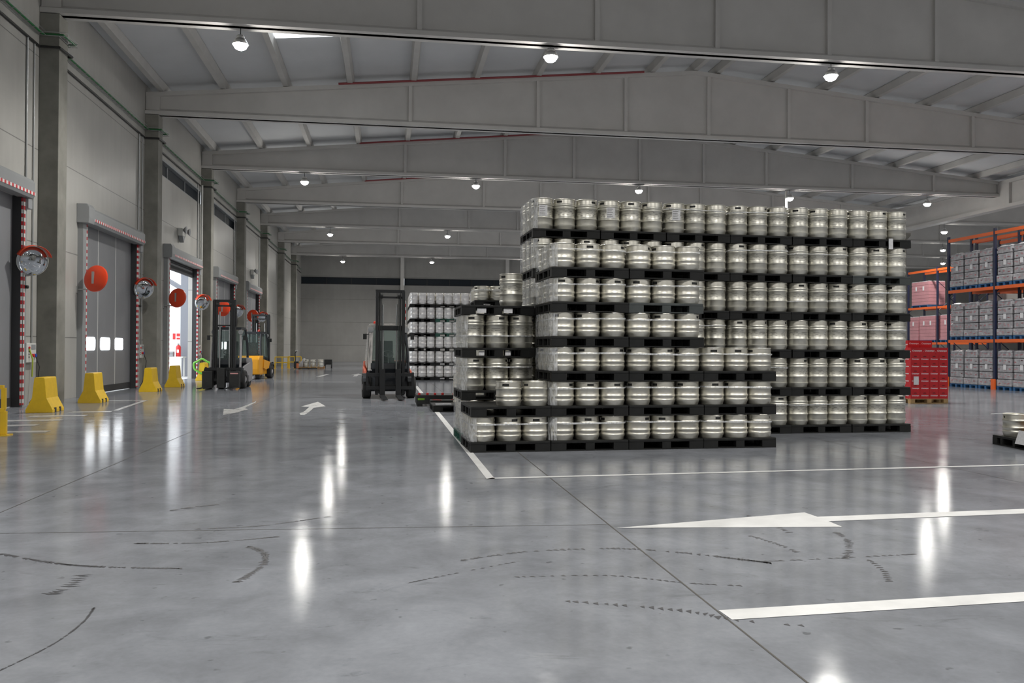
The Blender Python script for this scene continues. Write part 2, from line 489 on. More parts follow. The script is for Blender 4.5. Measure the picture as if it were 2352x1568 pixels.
# --- roof frames: tapered I beams with stiffener ribs
RIBS = [.85, 6.1, 9.85, 13.5, 17.15, 20.8, 25.95, 31.0]
def roof_beam(y, x0, x1, ribs, name='ceiling_beam'):
    zb = 10.52
    ap = (x0+x1)/2
    m = MB()
    rz = lambda x: roof_z(x)
    top = lambda x: rz(x)-.02
    m.prism([(x0, zb), (x1, zb), (x1, top(x1)), (ap, top(ap)), (x0, top(x0))], 'y', y-.08, y+.08)
    m.box(x0-.02, x1+.02, y-.27, y+.27, zb, zb+.13)
    m.prism([(y-.27, zb+.13), (y+.27, zb+.13), (y+.08, zb+.26), (y-.08, zb+.26)], 'x', x0-.01, x1+.01)
    for a, b in ((x0, ap), (ap, x1)):
        m.prism([(a, top(a)-.16), (b, top(b)-.16), (b, top(b)), (a, top(a))], 'y', y-.24, y+.24)
    for r in ribs:
        m.box(r-.07, r+.07, y-.2, y+.2, zb+.13, top(r)-.1)
    m.box(x0, x0+.5, y-.2, y+.2, zb+.1, top(x0)-.02)
    return struct(m.build(name, M_['beam']))
for y in FR[:]:
    roof_beam(y, WX+.02, XR-.32, RIBS)
for y in [33.88+BAY*i for i in range(6)]:
    roof_beam(y, XR+.32, 80, [XR+x-WX for x in RIBS if x < 32])
# girder between the naves
m = MB()
GZ = 9.8
m.box(XR-.3, XR+.3, 22, 91.9, GZ, GZ+.2)
m.box(XR-.12, XR+.12, 22, 91.9, GZ+.2, 11.42)
m.box(XR-.3, XR+.3, 22, 91.9, 11.2, 11.4)
for y in [24.1+BAY*i for i in range(7)]:
    w_ = 1.0 if (abs(y-43.66) < .1 or abs(y-63.2) < .2 or abs(y-24.1) < .1 or abs(y-82.8) < .2) else .35
    m.box(XR-.29, XR+.29, y-w_, y+w_, GZ+.15, 11.3)
struct(m.build('ceiling_girder', M_['beam']))
# purlins
m_list = [-8.72, -6.43, -4.05, -1.55, .98, 3.55, 6.1, 8.6, 11.0, 12.9, 13.95, 16.4, 18.9, 21.3, 23.8, 26.2, 28.7, 31.2, 33.8]
for x in m_list:
    z = roof_z(x)
    o = MB().prism([(x-.1, z), (x+.1, z), (x+.16, z+.26), (x+.16, z+.3), (x-.16, z+.3), (x-.16, z+.26)], 'y', 20.0, Y1F).build('ceiling_purlin', M_['purlin'])
    struct(o)
for i in range(9):
    x = 37.5+i*4.9
    z = roof_z(x)
    struct(MB().box(x-.14, x+.14, 33, Y1F, z, z+.3).build('ceiling_purlin', M_['purlin']))
# roof deck, four slopes
def slope(xa, xb, nm):
    za, zb = roof_z(xa)+.3, roof_z(xb-.0001 if xb == XR else xb)+.3
    return struct(MB().prism([(xa, za), (xb, zb), (xb, zb+.15), (xa, za+.15)], 'y', Y0-.3, Y1F+.3).build('ceiling', M_['deck']))
slope(WX-.3, 13.2, ''); slope(13.2, XR, '')
def slope2(xa, xb):
    za, zb = 13.45-abs(xa-58)*.0925+.3, 13.45-abs(xb-58)*.0925+.3
    struct(MB().prism([(xa, za), (xb, zb), (xb, zb+.15), (xa, za+.15)], 'y', Y0-.3, Y1F+.3).build('ceiling', M_['deck']))
slope2(XR, 58); slope2(58, XE+.3)
struct(MB().box(WX-.3, WX, Y0, Y1F, 11.9, 12.2).build('trim_1', M_['beam']))
# rooflight just beyond the nearest frame
x = -2.75; z = roof_z(x)+.285
tag(MB().prism([(x-1.1, roof_z(x-1.1)+.19), (x+1.0, roof_z(x+1.0)+.19), (x+1.0, roof_z(x+1.0)+.22), (x-1.1, roof_z(x-1.1)+.22)], 'y', 25.0, 29.05).build('rooflight', M_['skylight']), 'bright white rooflight panel in the roof beside the nearest beam', 'rooflight')
# fire pipes along the beams
for i, (ya, lab) in enumerate(((FR[1], 'red fire pipe along the top of the second roof beam'),
                               (FR[2], 'red fire pipe along the top of the third roof beam'),
                               (FR[3], 'red fire pipe along the top of the fourth roof beam'))):
    a, b = (-2.0, 10.6) if i == 0 else (-1.5, 11.5)
    tag(MB().tube([(a, ya-.29, roof_z(a)-.005), (b, ya-.29, roof_z(b)-.005)], .045, 8).build('fire_pipe', M_['red_pipe'], smooth=40), lab, 'pipe')

# floor joints
def fstrip(p, q, wdt, name, mt, z=.002):
    p = Vector((*p, 0)); q = Vector((*q, 0)); d = (q-p).normalized(); n = Vector((-d.y, d.x, 0))*wdt/2
    return MB().add([p-n+Vector((0,0,z)), q-n+Vector((0,0,z)), q+n+Vector((0,0,z)), p+n+Vector((0,0,z))], [(0,1,2,3)]).build(name, mt)
struct(fstrip((1.945, 1.0), (1.90, 60), .012, 'trim_2', M_['joint']))
struct(fstrip((-3.56, 2.0), (-3.40, 80), .009, 'trim_3', M_['joint']))
struct(fstrip((-9.2, 7.75), (1.94, 7.12), .008, 'trim_4', M_['joint']))
struct(fstrip((7.4, 2.0), (7.4, 60), .008, 'trim_5', M_['joint']))
struct(fstrip((1.94, 12.9), (30, 14.0), .008, 'trim_6', M_['joint']))

# --- white floor markings
def marking(poly, name, label, z=.003, mt='white_paint'):
    o = MB().add([(x, y, z) for x, y in poly], [tuple(range(len(poly)))]).build(name, M_[mt])
    return tag(o, label, 'floor marking')
marking([(1.17, 9.77), (20, 10.60), (20, 10.70), (1.246, 9.863)], 'painted_line', 'thin white line across the floor in front of the keg block')
marking([(1.17, 9.77), (1.27, 9.77), (1.215, 34.0), (1.09, 34.0)], 'painted_line', 'white line along the aisle past the left side of the keg block')
marking([(1.954, 4.70), (1.962, 4.525), (12, 4.98), (12, 5.155)], 'painted_stripe', 'broad white stripe nearest the camera, starting at the floor joint')
marking([(1.96, 6.97), (3.949, 6.77), (3.955, 7.005), (16, 7.60), (16, 7.80), (3.955, 7.205), (3.939, 7.415)], 'painted_arrow', 'long white arrow in the foreground pointing to the aisle')
marking([(-4.03, 21.53), (-3.76, 21.38), (-3.71, 22.20), (-3.70, 24.56), (-3.64, 24.02), (-3.57, 21.81), (-3.41, 21.35), (-3.48, 20.84), (-3.50, 20.38), (-3.69, 19.64)], 'painted_arrow', 'white aisle arrow in front of the dark forklift, pointing towards the camera', mt='worn_paint')
marking([(-2.03, 19.99), (-1.96, 19.49), (-1.87, 19.48), (-1.85, 20.25), (-1.86, 21.78), (-1.60, 22.32), (-1.95, 24.19), (-2.23, 22.23), (-2.00, 22.12), (-1.98, 20.47)], 'painted_arrow', 'white aisle arrow pointing away, just left of the red forklift', mt='worn_paint')
marking([(-3.75, 45.0), (-3.5, 44.8), (-3.42, 46.5), (-3.3, 49), (-3.5, 49), (-3.65, 46.5)], 'painted_arrow', 'small faint white arrow far along the aisle, left of the pair', mt='faint_paint')
marking([(-1.85, 45.6), (-1.65, 45.5), (-1.6, 47.6), (-1.38, 47.6), (-1.7, 50.2), (-2.05, 47.6), (-1.82, 47.6)], 'painted_arrow', 'small faint white arrow far along the aisle, right of the pair', mt='faint_paint')
marking([(-6.42, 21.2), (-6.54, 21.2), (-6.92, 25.0), (-6.80, 25.0)], 'painted_line', 'thin white line on the floor beside the second yellow barrier', mt='worn_paint')
marking([(-8.1, 25.0), (-6.8, 25.0), (-6.8, 25.2), (-8.1, 25.2)], 'painted_line', 'short white line crossing the floor behind the second yellow barrier', mt='worn_paint')
for i, (xa, xb, y) in enumerate(((-7.9, -6.05, 16.0), (-7.9, -6.75, 17.3), (-7.9, -6.72, 18.45), (-7.75, -6.62, 19.6), (-7.35, -6.45, 20.75))):
    marking([(xa, y-.17), (xb, y-.05), (xb-.03, y+.3), (xa, y+.18)], 'painted_stripe',
            ('first', 'second', 'third', 'fourth', 'fifth')[i]+' short white crossing stripe from the yellow rail, by the loading doors', mt='worn_paint')
# a cross band far down the aisle
marking([(-5, 37.8), (-1.4, 37.8), (-1.4, 38.05), (-5, 38.05)], 'painted_line', 'faint white line across the aisle beside the yellow forklift', mt='faint_paint')

# --- tyre scuffs: broken tread marks, each its own mark
def scuff(pts, n, wd, label, ln=.05, gap=.5):
    P = [Vector((*p, 0)) for p in pts]
    def at(t):
        k = min(int(t*(len(P)-1)), len(P)-2); u = t*(len(P)-1)-k
        a, b, c, d = P[max(k-1, 0)], P[k], P[k+1], P[min(k+2, len(P)-1)]
        return .5*((2*b)+(c-a)*u+(2*a-5*b+4*c-d)*u*u+(3*b-a-3*c+d)*u**3)
    m = MB()
    for i in range(n):
        t = (i+.5)/n
        if random.random() < .12: continue
        p = at(t); d = (at(min(t+.01, 1))-at(max(t-.01, 0))).normalized(); nn = Vector((-d.y, d.x, 0))
        L_ = ln*random.uniform(.6, 1.1); W_ = wd*1.6*random.uniform(.55, 1.05)
        o = nn*random.uniform(-.1, .1)*wd
        z = Vector((0, 0, .0016))
        m.add([p-d*L_*.5+o+z, p+d*L_*.5-nn*W_*.5+o+z, p+d*L_*.2+nn*W_*.5+o+z], [(0, 1, 2)])
    o = m.build('tyre_mark', M_['tyre'], fl_); o['label'] = label
scuff([(0.54, 6.05), (1.02, 6.24), (1.72, 6.27), (2.21, 6.08), (2.56, 5.84), (2.76, 5.69)], 70, .045, 'long curved tyre mark across the dark floor joint in the foreground')
scuff([(1.09, 5.0), (1.34, 4.9), (1.58, 4.8), (1.81, 4.68), (1.97, 4.53), (2.33, 4.37)], 24, .045, 'row of dark triangular tread marks ending at the broad white stripe', .045)
scuff([(3.34, 7.35), (3.39, 6.99), (3.38, 6.62)], 16, .06, 'short tyre mark crossing the head of the long white arrow')
scuff([(3.78, 6.58), (3.72, 6.3), (3.56, 6.0), (3.37, 5.74)], 22, .05, 'curved tyre mark just below the shaft of the long white arrow')
scuff([(3.53, 5.69), (3.46, 5.4), (3.34, 5.14)], 12, .04, 'short curved tyre mark between the white arrow and the broad stripe')
scuff([(-2.84, 6.68), (-2.36, 6.36), (-1.98, 6.2), (-1.4, 6.08)], 60, .035, 'dark tyre mark running in from the left edge of the floor')
scuff([(-2.07, 5.55), (-2.02, 5.74), (-2.02, 6.0)], 12, .09, 'ladder-like dark tread mark on the left foreground floor', .03)
scuff([(-1.06, 6.68), (-0.91, 6.46), (-0.87, 6.08), (-0.97, 5.68)], 40, .05, 'hooked tyre mark on the floor left of the middle')
scuff([(-1.95, 6.9), (-1.42, 6.86), (-0.87, 7.0)], 40, .03, 'faint tyre mark just this side of the cross joint')
scuff([(-1.6, 7.38), (-1.07, 7.45), (-0.5, 7.79)], 34, .035, 'faint tyre mark just beyond the cross joint')
scuff([(-1.82, 4.28), (-1.71, 4.62), (-1.68, 4.96), (-1.71, 5.24)], 80, .014, 'thin curved tyre line in the bottom left corner of the floor', .02)
scuff([(0.86, 5.57), (1.51, 5.52), (1.95, 5.29), (2.3, 5.17)], 30, .025, 'dotted tread marks between the curved mark and the triangles')
scuff([(2.68, 5.74), (3.24, 5.76), (3.98, 5.8)], 26, .025, 'dotted tread marks running right from the long curved mark')
scuff([(0.15, 5.52), (0.45, 5.7), (0.92, 5.96)], 16, .02, 'faint dotted tread marks rising to the long curved mark')
scuff([(-2.02, 8.23), (-1.86, 8.38), (-1.64, 8.51)], 14, .06, 'small dark scuff in the left middle of the aisle floor')
scuff([(2.99, 6.55), (3.08, 6.26), (3.11, 5.97)], 14, .04, 'short tyre mark below the middle of the white arrow head')
scuff([(3.18, 4.72), (3.77, 4.66)], 18, .035, 'tread marks over the right part of the broad white stripe')

# ================================================================= loading doors
def loading_door(i, b, opened):
    d = struct(thing('door_%d' % (i+1), '', 'door', (WX, b, 0)))
    for k in ('label', 'category'): del d[k]
    y0, y1 = DY0, DY1
    zc = 5.1 if opened else .22
    m = MB()
    m.box(-.14, -.10, y0, y1, zc, DZ+.1)
    d_c = m.build('door_curtain', M_['door_grey'], d)
    m = MB().box(-.16, -.07, y0, y1, zc-.2, zc+.02)
    m.build('bottom_seal', M_['door_dark'], d_c)
    if not opened:
        m = MB()
        w_ = (y1-y0)/3
        for k in (1, 2):
            m.box(-.10, -.092, y0+w_*k-.035, y0+w_*k+.035, zc, DZ)
        m.build('seam', M_['white_edge'], d_c)
        for ya, yb in ((3.55, 4.55), (5.05, 6.0), (6.5, 7.4)):
            w2 = MB()
            pts = []
            r = .1
            for cx, cz, a0 in ((yb-r, 1.84-r, 0), (ya+r, 1.84-r, 90), (ya+r, 1.42+r, 180), (yb-r, 1.42+r, 270)):
                for k in range(5):
                    a = radians(a0+k*22.5); pts.append((cx+r*cos(a), cz+r*sin(a)))
            w2.prism(pts, 'x', -.10, -.088)
            w2.build('vision_panel', M_['bright'], d_c)
    else:
        m = MB()
        for k in range(4): m.box(-.16+.03*k, -.14+.03*k, y0, y1, zc+.06*k, zc+.06*k+.04)
        m.build('rolled_fold', M_['door_dark'], d_c)
    # guides
    for nm, ya, yb in (('guide_rail', y0-.35, y0), ('guide_rail', y1, y1+.16)):
        g = MB().box(-.02, .16, ya, yb, 0, DZ).build(nm, M_['header'], d)
        e = MB().box(.16, .166, yb-.06 if ya < y0 else ya, yb if ya < y0 else ya+.06, .05, DZ-.05)
        if ya > y0: e.box(.115, .16, ya-.056, ya-.05, .05, DZ-.05)
        e.build('warning_tape', M_['hazard'], g)
        k = MB().box(-.1, .12, yb if ya < y0 else ya-.05, yb+.05 if ya < y0 else ya, 0, DZ).build('rubber_seal', M_['door_dark'], g)
    h = MB().prism([(0, 5.32), (.28, 5.32), (.32, 5.40), (.32, 5.72), (.26, 5.8), (0, 5.8)], 'y', y0-.4, y1+.25).build('header_box', M_['header'], d, bevel=.015)
    MB().box(.321, .327, y0-.1, y1+.25, 5.40, 5.48).build('warning_tape', M_['hazard_h'], h)
    MB().prism([(0, 5.28), (.34, 5.28), (.36, 5.45), (.36, 5.76), (.3, 5.86), (0, 5.86)], 'y', y0-.45, y0+.05).build('end_cover', M_['header'], h, bevel=.02)
    MB().box(.02, .24, y1+.05, y1+.3, 5.05, 5.3).build('drive_motor', M_['grey_box'], h, bevel=.02)
    return d
DN = ['nearest loading door', 'second loading door', 'open loading door', 'fourth loading door', 'farthest loading door']
for i, b in enumerate(DOORS):
    loading_door(i, b, i == 2)

# convex mirrors beside each door
def mirror(b, front, i):
    if front:
        t = thing('convex_mirror', 'round convex mirror with orange rim facing us, right of the '+DN[i], 'mirror', (WX, b+8.42, 3.66), 0, 'mirrors at the right door posts')
        c = Vector((.34, -.05, .05)); a = radians(-62)
    else:
        t = thing('convex_mirror', 'round orange mirror back on a bracket, left of the '+DN[i], 'mirror', (WX, b+2.62, 3.58), 0, 'mirrors at the left door posts')
        c = Vector((.62, -.25, 0)); a = radians(75)
    rim = MB().lathe([(.0, -.10), (.2, -.095), (.34, -.06), (.40, -.02), (.405, .03), (.385, .035), (.375, .0)] if not front else
                     [(.0, -.09), (.2, -.085), (.34, -.055), (.378, -.01), (.383, .012), (.376, .014), (.372, .0)], 40, axis='z')
    gl = MB().lathe([(.374, .0), (.34, .035), (.26, .075), (.16, .1), (.06, .113), (0, .115)], 40)
    rt = Matrix.Rotation(a, 4, 'Z') @ Matrix.Rotation(radians(90), 4, 'X')
    # lathe axis z -> looks along -y (front) after the rotation; tilt down a little
    face = Vector((.66, -.70, -.22)) if front else Vector((.38, .9, -.12))
    q = face.to_track_quat('Z', 'Y').to_matrix().to_4x4()
    ob = rim.build('mirror_housing', M_['orange_plastic'] if not front else M_['white_box'], t, smooth=50)
    ob.matrix_local = Matrix.Translation(c) @ q
    og = gl.build('mirror_glass', M_['mirror'], t, smooth=60)
    og.matrix_local = Matrix.Translation(c) @ q
    if front:
        hood = MB()
        n = 20; vs = []; 
        for k in range(n+1):
            t_ = radians(20+140*k/n)
            vs.append((.405*cos(t_), .405*sin(t_), -.02)); vs.append((.42*cos(t_), .42*sin(t_), .17))
        hood.add(vs, [(2*k, 2*k+2, 2*k+3, 2*k+1) for k in range(n)])
        hd = hood.build('sun_hood', M_['orange_plastic'], t, smooth=60)
        sm = hd.modifiers.new('s', 'SOLIDIFY'); sm.thickness = .008
        hd.matrix_local = Matrix.Translation(c) @ q
    br = MB().tube([(0, 0, -.32), (c.x*.7, c.y*.5-.02, -.32), (c.x, c.y, -.30), tuple(c-face.normalized()*.1)], .022, 8)
    br.cbox((.02, 0, -.32), (.04, .16, .2))
    if not front:
        p = c-face.normalized()*.115
        br.cbox((p.x, p.y, .02), (.06, .05, .36), rz=radians(-10))
    br.build('bracket', M_['galv'], t, smooth=40)
for i, b in enumerate(DOORS):
    mirror(b, True, i)
    if i: mirror(b, False, i)

# control boxes, conduits, emergency lights
for i, b in enumerate(DOORS):
    t = thing('control_box', 'grey and white door control box right of the '+DN[i], 'control box', (WX, b+8.62, 0), 0, 'door control boxes')
    MB().box(0, .16, -.12, .16, 1.12, 1.62).build('casing', M_['white_box'], t, bevel=.015)
    MB().box(0, .17, -.17, -.121, 1.12, 1.62).build('side_plate', M_['grey_box'], t)
    MB().lathe([(.03, 0), (.03, .03), (0, .035)], 12, (.16, .04, 1.5), 'x').build('stop_button', M_['red'], t, smooth=40)
    m = MB()
    for k in range(3): m.lathe([(.018, 0), (.018, .015), (0, .017)], 10, (.16, .04, 1.4-.07*k), 'x')
    m.build('push_button', M_['black'], t)
    if i < 3:
        s = thing('socket_panel', 'white wall socket panel beside the control box of the '+DN[i], 'socket panel', (WX, b+9.02, 0), 0, 'socket panels')
        MB().box(0, .12, -.16, .2, 1.12, 1.62).build('casing', M_['white_box'], s, bevel=.015)
        MB().box(.12, .13, -.1, .14, 1.46, 1.58).build('cover_flap', M_['grey_box'], s)
        MB().lathe([(.045, 0), (.045, .05), (0, .055)], 12, (.12, -.05, 1.3), 'x').build('red_socket', M_['red'], s, smooth=40)
        MB().lathe([(.045, 0), (.045, .05), (0, .055)], 12, (.12, .09, 1.3), 'x').build('blue_socket', M_['blue'], s, smooth=40)
        tag(MB().tube([(WX+.15, b+9.11, 1.27), (WX+.24, b+9.13, 1.0), (WX+.2, b+9.08, .5), (WX+.14, b+9.0, .2), (WX+.06, b+8.95, .05)], .012, 6).build('power_cable', M_['cable_black'], smooth=50),
            'dark cable hanging from the socket panel beside the '+DN[i], 'cable')
    for k, (dy, wd) in enumerate(((8.72, .028), (9.16, .02))):
        tag(MB().tube([(WX+.03, b+dy, 1.62), (WX+.03, b+dy, 9.6)], wd, 8).build('conduit_pipe', M_['galv'], smooth=50),
            ('thicker' if k == 0 else 'thinner')+' vertical conduit pipe on the wall right of the '+DN[i], 'pipe', 'wall conduits')
    c = thing('door_sensor', 'small black sensor below the mirror right of the '+DN[i], 'sensor', (WX, b+8.4, 3.05), 0, 'door sensors')
    MB().box(.0, .07, -.04, .04, -.04, .04).build('bracket', M_['black'], c)
    MB().lathe([(.0, 0), (.045, 0), (.045, .16), (.035, .17), (0, .17)], 14, (.07, 0, 0), 'x').build('housing', M_['black'], c, smooth=40)
tag(MB().tube([(WX+.17, 14.32+8.66, 1.48), (WX+.24, 14.32+8.7, 1.2), (WX+.22, 14.32+8.72, .75)], .02, 8).build('yellow_strap', mat('lime_strap', (.42, .5, .06), .5), smooth=50), 'lime green strap hanging from the control box of the nearest door', 'strap')
for i, (b, dy) in enumerate(((BAYS[2], 5.2), (BAYS[4], 5.5))):
    t = thing('emergency_light', 'twin-spot emergency light on the wall above the '+('open loading door' if i == 0 else 'farthest loading door'), 'emergency light', (WX, b+dy, 6.65), 0, 'emergency lights')
    MB().box(0, .22, -.3, .3, -.14, .2).build('casing', M_['white_box'], t, bevel=.03)
    for s in (-1, 1):
        MB().lathe([(.05, -.08), (.17, .06), (.16, .07), (0, .05)], 18, (.32, s*.34, .1), 'x').build('spot_head', M_['grey_box'], t, smooth=40)
    MB().prism([(-.24, -.14), (.24, -.14), (0, -.42)], 'x', .02, .2).build('arrow_plate', M_['grey_box'], t)
    MB().cbox((.23, .2, .1), (.02, .1, .1)).build('indicator_lamp', M_['red_light'], t)

# cable tray and black conduit that step round every column
def wall_run(z, off, r, name, mt, label, cat, n=8):
    pts = [(WX+off, 2, z)]
    for y in [14.32]+FR:
        pts += [(WX+off, y-.35, z), (WX+.5+off, y-.33, z), (WX+.55+off, y+.42, z), (WX+off, y+.5, z)]
    pts.append((WX+off, 91.5, z))
    return tag(MB().tube(pts, r, n).build(name, mt, smooth=30), label, cat)
m = MB()
pts = [(WX, 2)]
for y in [14.32]+FR: pts += [(WX, y-.4), (WX+.5, y-.38), (WX+.5, y+.48), (WX, y+.5)]
pts.append((WX, 91.5))
for (xa, ya), (xb, yb) in zip(pts[:-1], pts[1:]):
    for o, z in ((.04, 9.85), (.22, 9.85), (.04, 9.95), (.22, 9.95)):
        m.tube([(xa+o, ya, z), (xb+o, yb, z)], .008, 4)
    L_ = math.hypot(xb-xa, yb-ya)
    for k in range(int(L_/.4)):
        u = (k+.5)/max(1, int(L_/.4)); x = xa+(xb-xa)*u; y = ya+(yb-ya)*u
        m.box(x+.03, x+.23, y-.006, y+.006, 9.84, 9.856)
tr = m.build('cable_tray', M_['galv']); tag(tr, 'wire cable tray high along the door wall, stepping round the columns', 'cable tray')
wall_run(9.9, .12, .03, 'green_cable', M_['cable_green'], 'green cable bundle lying in the tray high on the door wall', 'cable')
wall_run(9.56, .04, .035, 'black_conduit', M_['cable_black'], 'black conduit just below the cable tray on the door wall', 'conduit')
tag(MB().tube([(WX+.1, BAYS[3]-.5, 9.6), (WX+.1, BAYS[3]-.5, .9)], .05, 8).build('downpipe', M_['white_box'], smooth=50), 'pale downpipe on the wall right of the open loading door', 'pipe')
tag(MB().tube([(22.2, 43.95, 0), (22.2, 43.95, 10.5)], .07, 10).build('downpipe', M_['white_box'], smooth=50), 'white vertical pipe rising behind the keg block to the roof', 'pipe')

# ================================================================= high-bay lamps
def lamp_proto():
    t = thing('high_bay_lamp', '', 'lamp')
    MB().lathe([(.0, .26), (.09, .26), (.11, .23), (.11, .17), (.15, .15), (.215, .03), (.225, 0), (.2, 0), (.19, .03), (0, .05)], 24).build('housing', M_['lamp_shell'], t, smooth=40)
    MB().lathe([(.195, .02), (.19, -.03), (.15, -.10), (.08, -.14), (0, -.15)], 24).build('diffuser', M_['lamp_glow'], t, smooth=40)
    MB().tube([(0, 0, .26), (0, 0, 1.0)], .012, 6).build('hanger', M_['dark_steel'], t)
    remember(t); return t
lp = lamp_proto()
LD = bpy.data.lights.new('lamp_light', 'SPOT'); LD.energy = LAMP_W; LD.spot_size = radians(160); LD.spot_blend = .8; LD.shadow_soft_size = .19; LD.color = (1, .975, .925)
LP = bpy.data.lights.new('lamp_spill', 'POINT'); LP.energy = LAMP_W*.045; LP.shadow_soft_size = .19; LP.color = (1, .975, .925)
rows = ['nearest', 'second', 'third', 'farthest']
LXS = [-4.2, 4.6, 13.6, 22.4, 31.0]
cols_ = ['left', 'second from the left', 'third from the left', 'right']
vis = {24.1: [(-4.14, 10.03), (4.73, 10.19), (13.65, 10.11)], 43.66: [(-4.27, 10.04), (4.57, 10.14), (13.5, 10.18), (22.27, 10.05), (30.7, 10.0)],
       63.22: [(-4.3, 9.99), (4.47, 10.08)], 82.78: [(-4.4, 9.99), (4.31, 10.09)]}
def place_lamp(x, y, z, label, grp='high-bay lamps'):
    r = dup(lp, (x, y, z), 0, label, grp)
    # the cord hangs from the roof above
    if True:
        sp = bpy.data.objects.new('lamp_spill', LP); COL.objects.link(sp); sp.location = (x, y, z-.5)
    l = bpy.data.objects.new('lamp_light', LD); COL.objects.link(l); l.location = (x, y, z-.20)
    h = [c for c in r.children if c.name.startswith('hanger')][0]
    h.location.z = .26; h.scale = (1, 1, 1)
    top = roof_z(x) if x < XR else 13.45-abs(x-58)*.0925
    me = MB().tube([(0, 0, 0), (0, 0, max(.05, 10.52-z-.26))], .012, 6).build('hanger', M_['dark_steel']).data
    tmp = bpy.data.objects[-1] if False else None
    h.data = me
    for o in list(COL.objects):
        if o.data is me and o is not h: bpy.data.objects.remove(o)
    return r
for ri, (y, L_) in enumerate(vis.items()):
    for ci, (x, z) in enumerate(L_):
        nm = ['leftmost', 'second from left', 'third from left', 'fourth from left', 'rightmost, before the girder'][ci]
        if y == 24.1: nm = ['leftmost', 'middle', 'rightmost'][ci]
        if len(L_) == 2: nm = ['left', 'right'][ci]
        place_lamp(x, y, z, 'glowing high-bay lamp, %s in the %s row' % (nm, rows[ri]))
for i, (x, y, z) in enumerate(((38.9, 53.44, 9.95), (45.9, 63.22, 9.97), (53.0, 73.0, 10.0))):
    place_lamp(x, y, z, 'glowing high-bay lamp above the racking at the right, %s of three' % ['highest', 'middle', 'lowest'][i])
# the same rows carry on behind and beside the camera
def hidden_lamp(x, y, z):
    l = bpy.data.objects.new('lamp_light', LD); COL.objects.link(l); l.location = (x, y, z)
    sp = bpy.data.objects.new('lamp_spill', LP); COL.objects.link(sp); sp.location = (x, y, z-.3)
for x in LXS:
    for y in (4.54, -15.0): hidden_lamp(x, y, 10.0)
for x in (22.3, 31.0): hidden_lamp(x, 24.1, 10.0)
for x in (13.5, 22.3, 31.0): hidden_lamp(x, 63.22, 10.0); hidden_lamp(x, 82.78, 10.0)
for x in (43, 54, 65):  # more unseen lights, added to brighten the next nave
    for y in (4.5, 24.1, 43.7, 82.8): hidden_lamp(x, y, 10.0)
unlink_proto(lp)
# ================================================================= yellow barriers along the doors
def barrier_proto():
    t = thing('road_barrier', '', 'barrier')
    prof = [(-.29, 0), (.29, 0), (.29, .07), (.155, .34), (.11, .80), (.09, .82), (-.09, .82), (-.11, .80), (-.155, .34), (-.29, .07)]
    m = MB().prism(prof, 'y', 0, .78)
    o = m.build('body', M_['yellow'], t, bevel=.012)
    for y in (.2, .52): MB().prism([(.293, -.001), (.293, .11), (.26, .11), (.18, -.001)], 'y', y-.055, y+.055).build('fork_pocket', M_['door_dark'], t)
    remember(t); return t
bp_ = barrier_proto()
for x, y, rz, lab in ((-7.97, 20.62, .04, 'largest yellow jersey barrier, beside the first concrete column'),
                      (-8.0, 23.97, .04, 'yellow jersey barrier in front of the left post of the second loading door'),
                      (-8.06, 29.75, .02, 'yellow jersey barrier between the second loading door and the open one'),
                      (-8.1, 33.2, .02, 'yellow jersey barrier at the left side of the open loading door'),
                      (-8.38, 39.6, .0, 'yellow jersey barrier with a green hose on top, behind the dark forklift'),
                      (-8.2, 58.6, .0, 'small far yellow jersey barrier just right of the yellow forklift')):
    dup(bp_, (x, y, 0), rz, lab, 'yellow jersey barriers')
unlink_proto(bp_)
pts = []
for k in range(41):
    t = 2*pi*k/40
    pts.append((-8.36+.36*cos(t)*(1+.06*sin(3*t)), 39.95+.10*sin(2*t), .66+.30*sin(t)+(.03*sin(5*t))))
pts2 = [(x, y-.42, z) for x, y, z in pts]
tag(MB().tube([(p[0], 39.52, p[2]) for p in pts], .045, 8, cap=False).build('garden_hose', M_['hose'], smooth=60), 'bright green hose looped over the yellow barrier behind the dark forklift', 'hose')

def rail_unit(t, w_, y, k):
    """plastic pedestrian barrier: upper frame with openings, legs and feet; each piece a child"""
    MB().box(-w_/2, w_/2, y-.03, y+.03, .80, .87).build('top_rail', M_['yellow_rail'], t, bevel=.008)
    MB().box(-w_/2-.02, w_/2+.02, y-.035, y+.035, .40, .47).build('middle_rail', M_['yellow_rail'], t, bevel=.008)
    for i in range(k+1):
        x = -w_/2+w_*i/k
        MB().box(x-.035, x+.035, y-.028, y+.028, .45, .82).build('upright', M_['yellow_rail'], t, bevel=.006)
    for i in range(k+1):
        x = -w_/2+w_*i/k
        l = MB().box(x-.05, x+.05, y-.028, y+.028, .02, .42).build('leg', M_['yellow_rail'], t, bevel=.006)
        MB().box(x-.08, x+.1, y-.13, y+.13, 0, .02).build('foot_plate', M_['yellow_rail'], l)
t = thing('guard_rail', 'yellow guard rail at the very left edge in front of the nearest loading door', 'guard rail', (-7.26, 15.46, 0), 0)
rail_unit(t, 1.44, 0, 2)
t = thing('guard_rail', 'far yellow guard rail by the wall, nearer the yellow forklift', 'guard rail', (-7.6, 62.3, 0), radians(12))
rail_unit(t, 1.0, 0, 2)
t = thing('guard_rail', 'far yellow guard rail by the wall, nearer the parked keg pallet', 'guard rail', (-6.95, 64.5, 0), radians(-10))
rail_unit(t, 1.0, 0, 2)

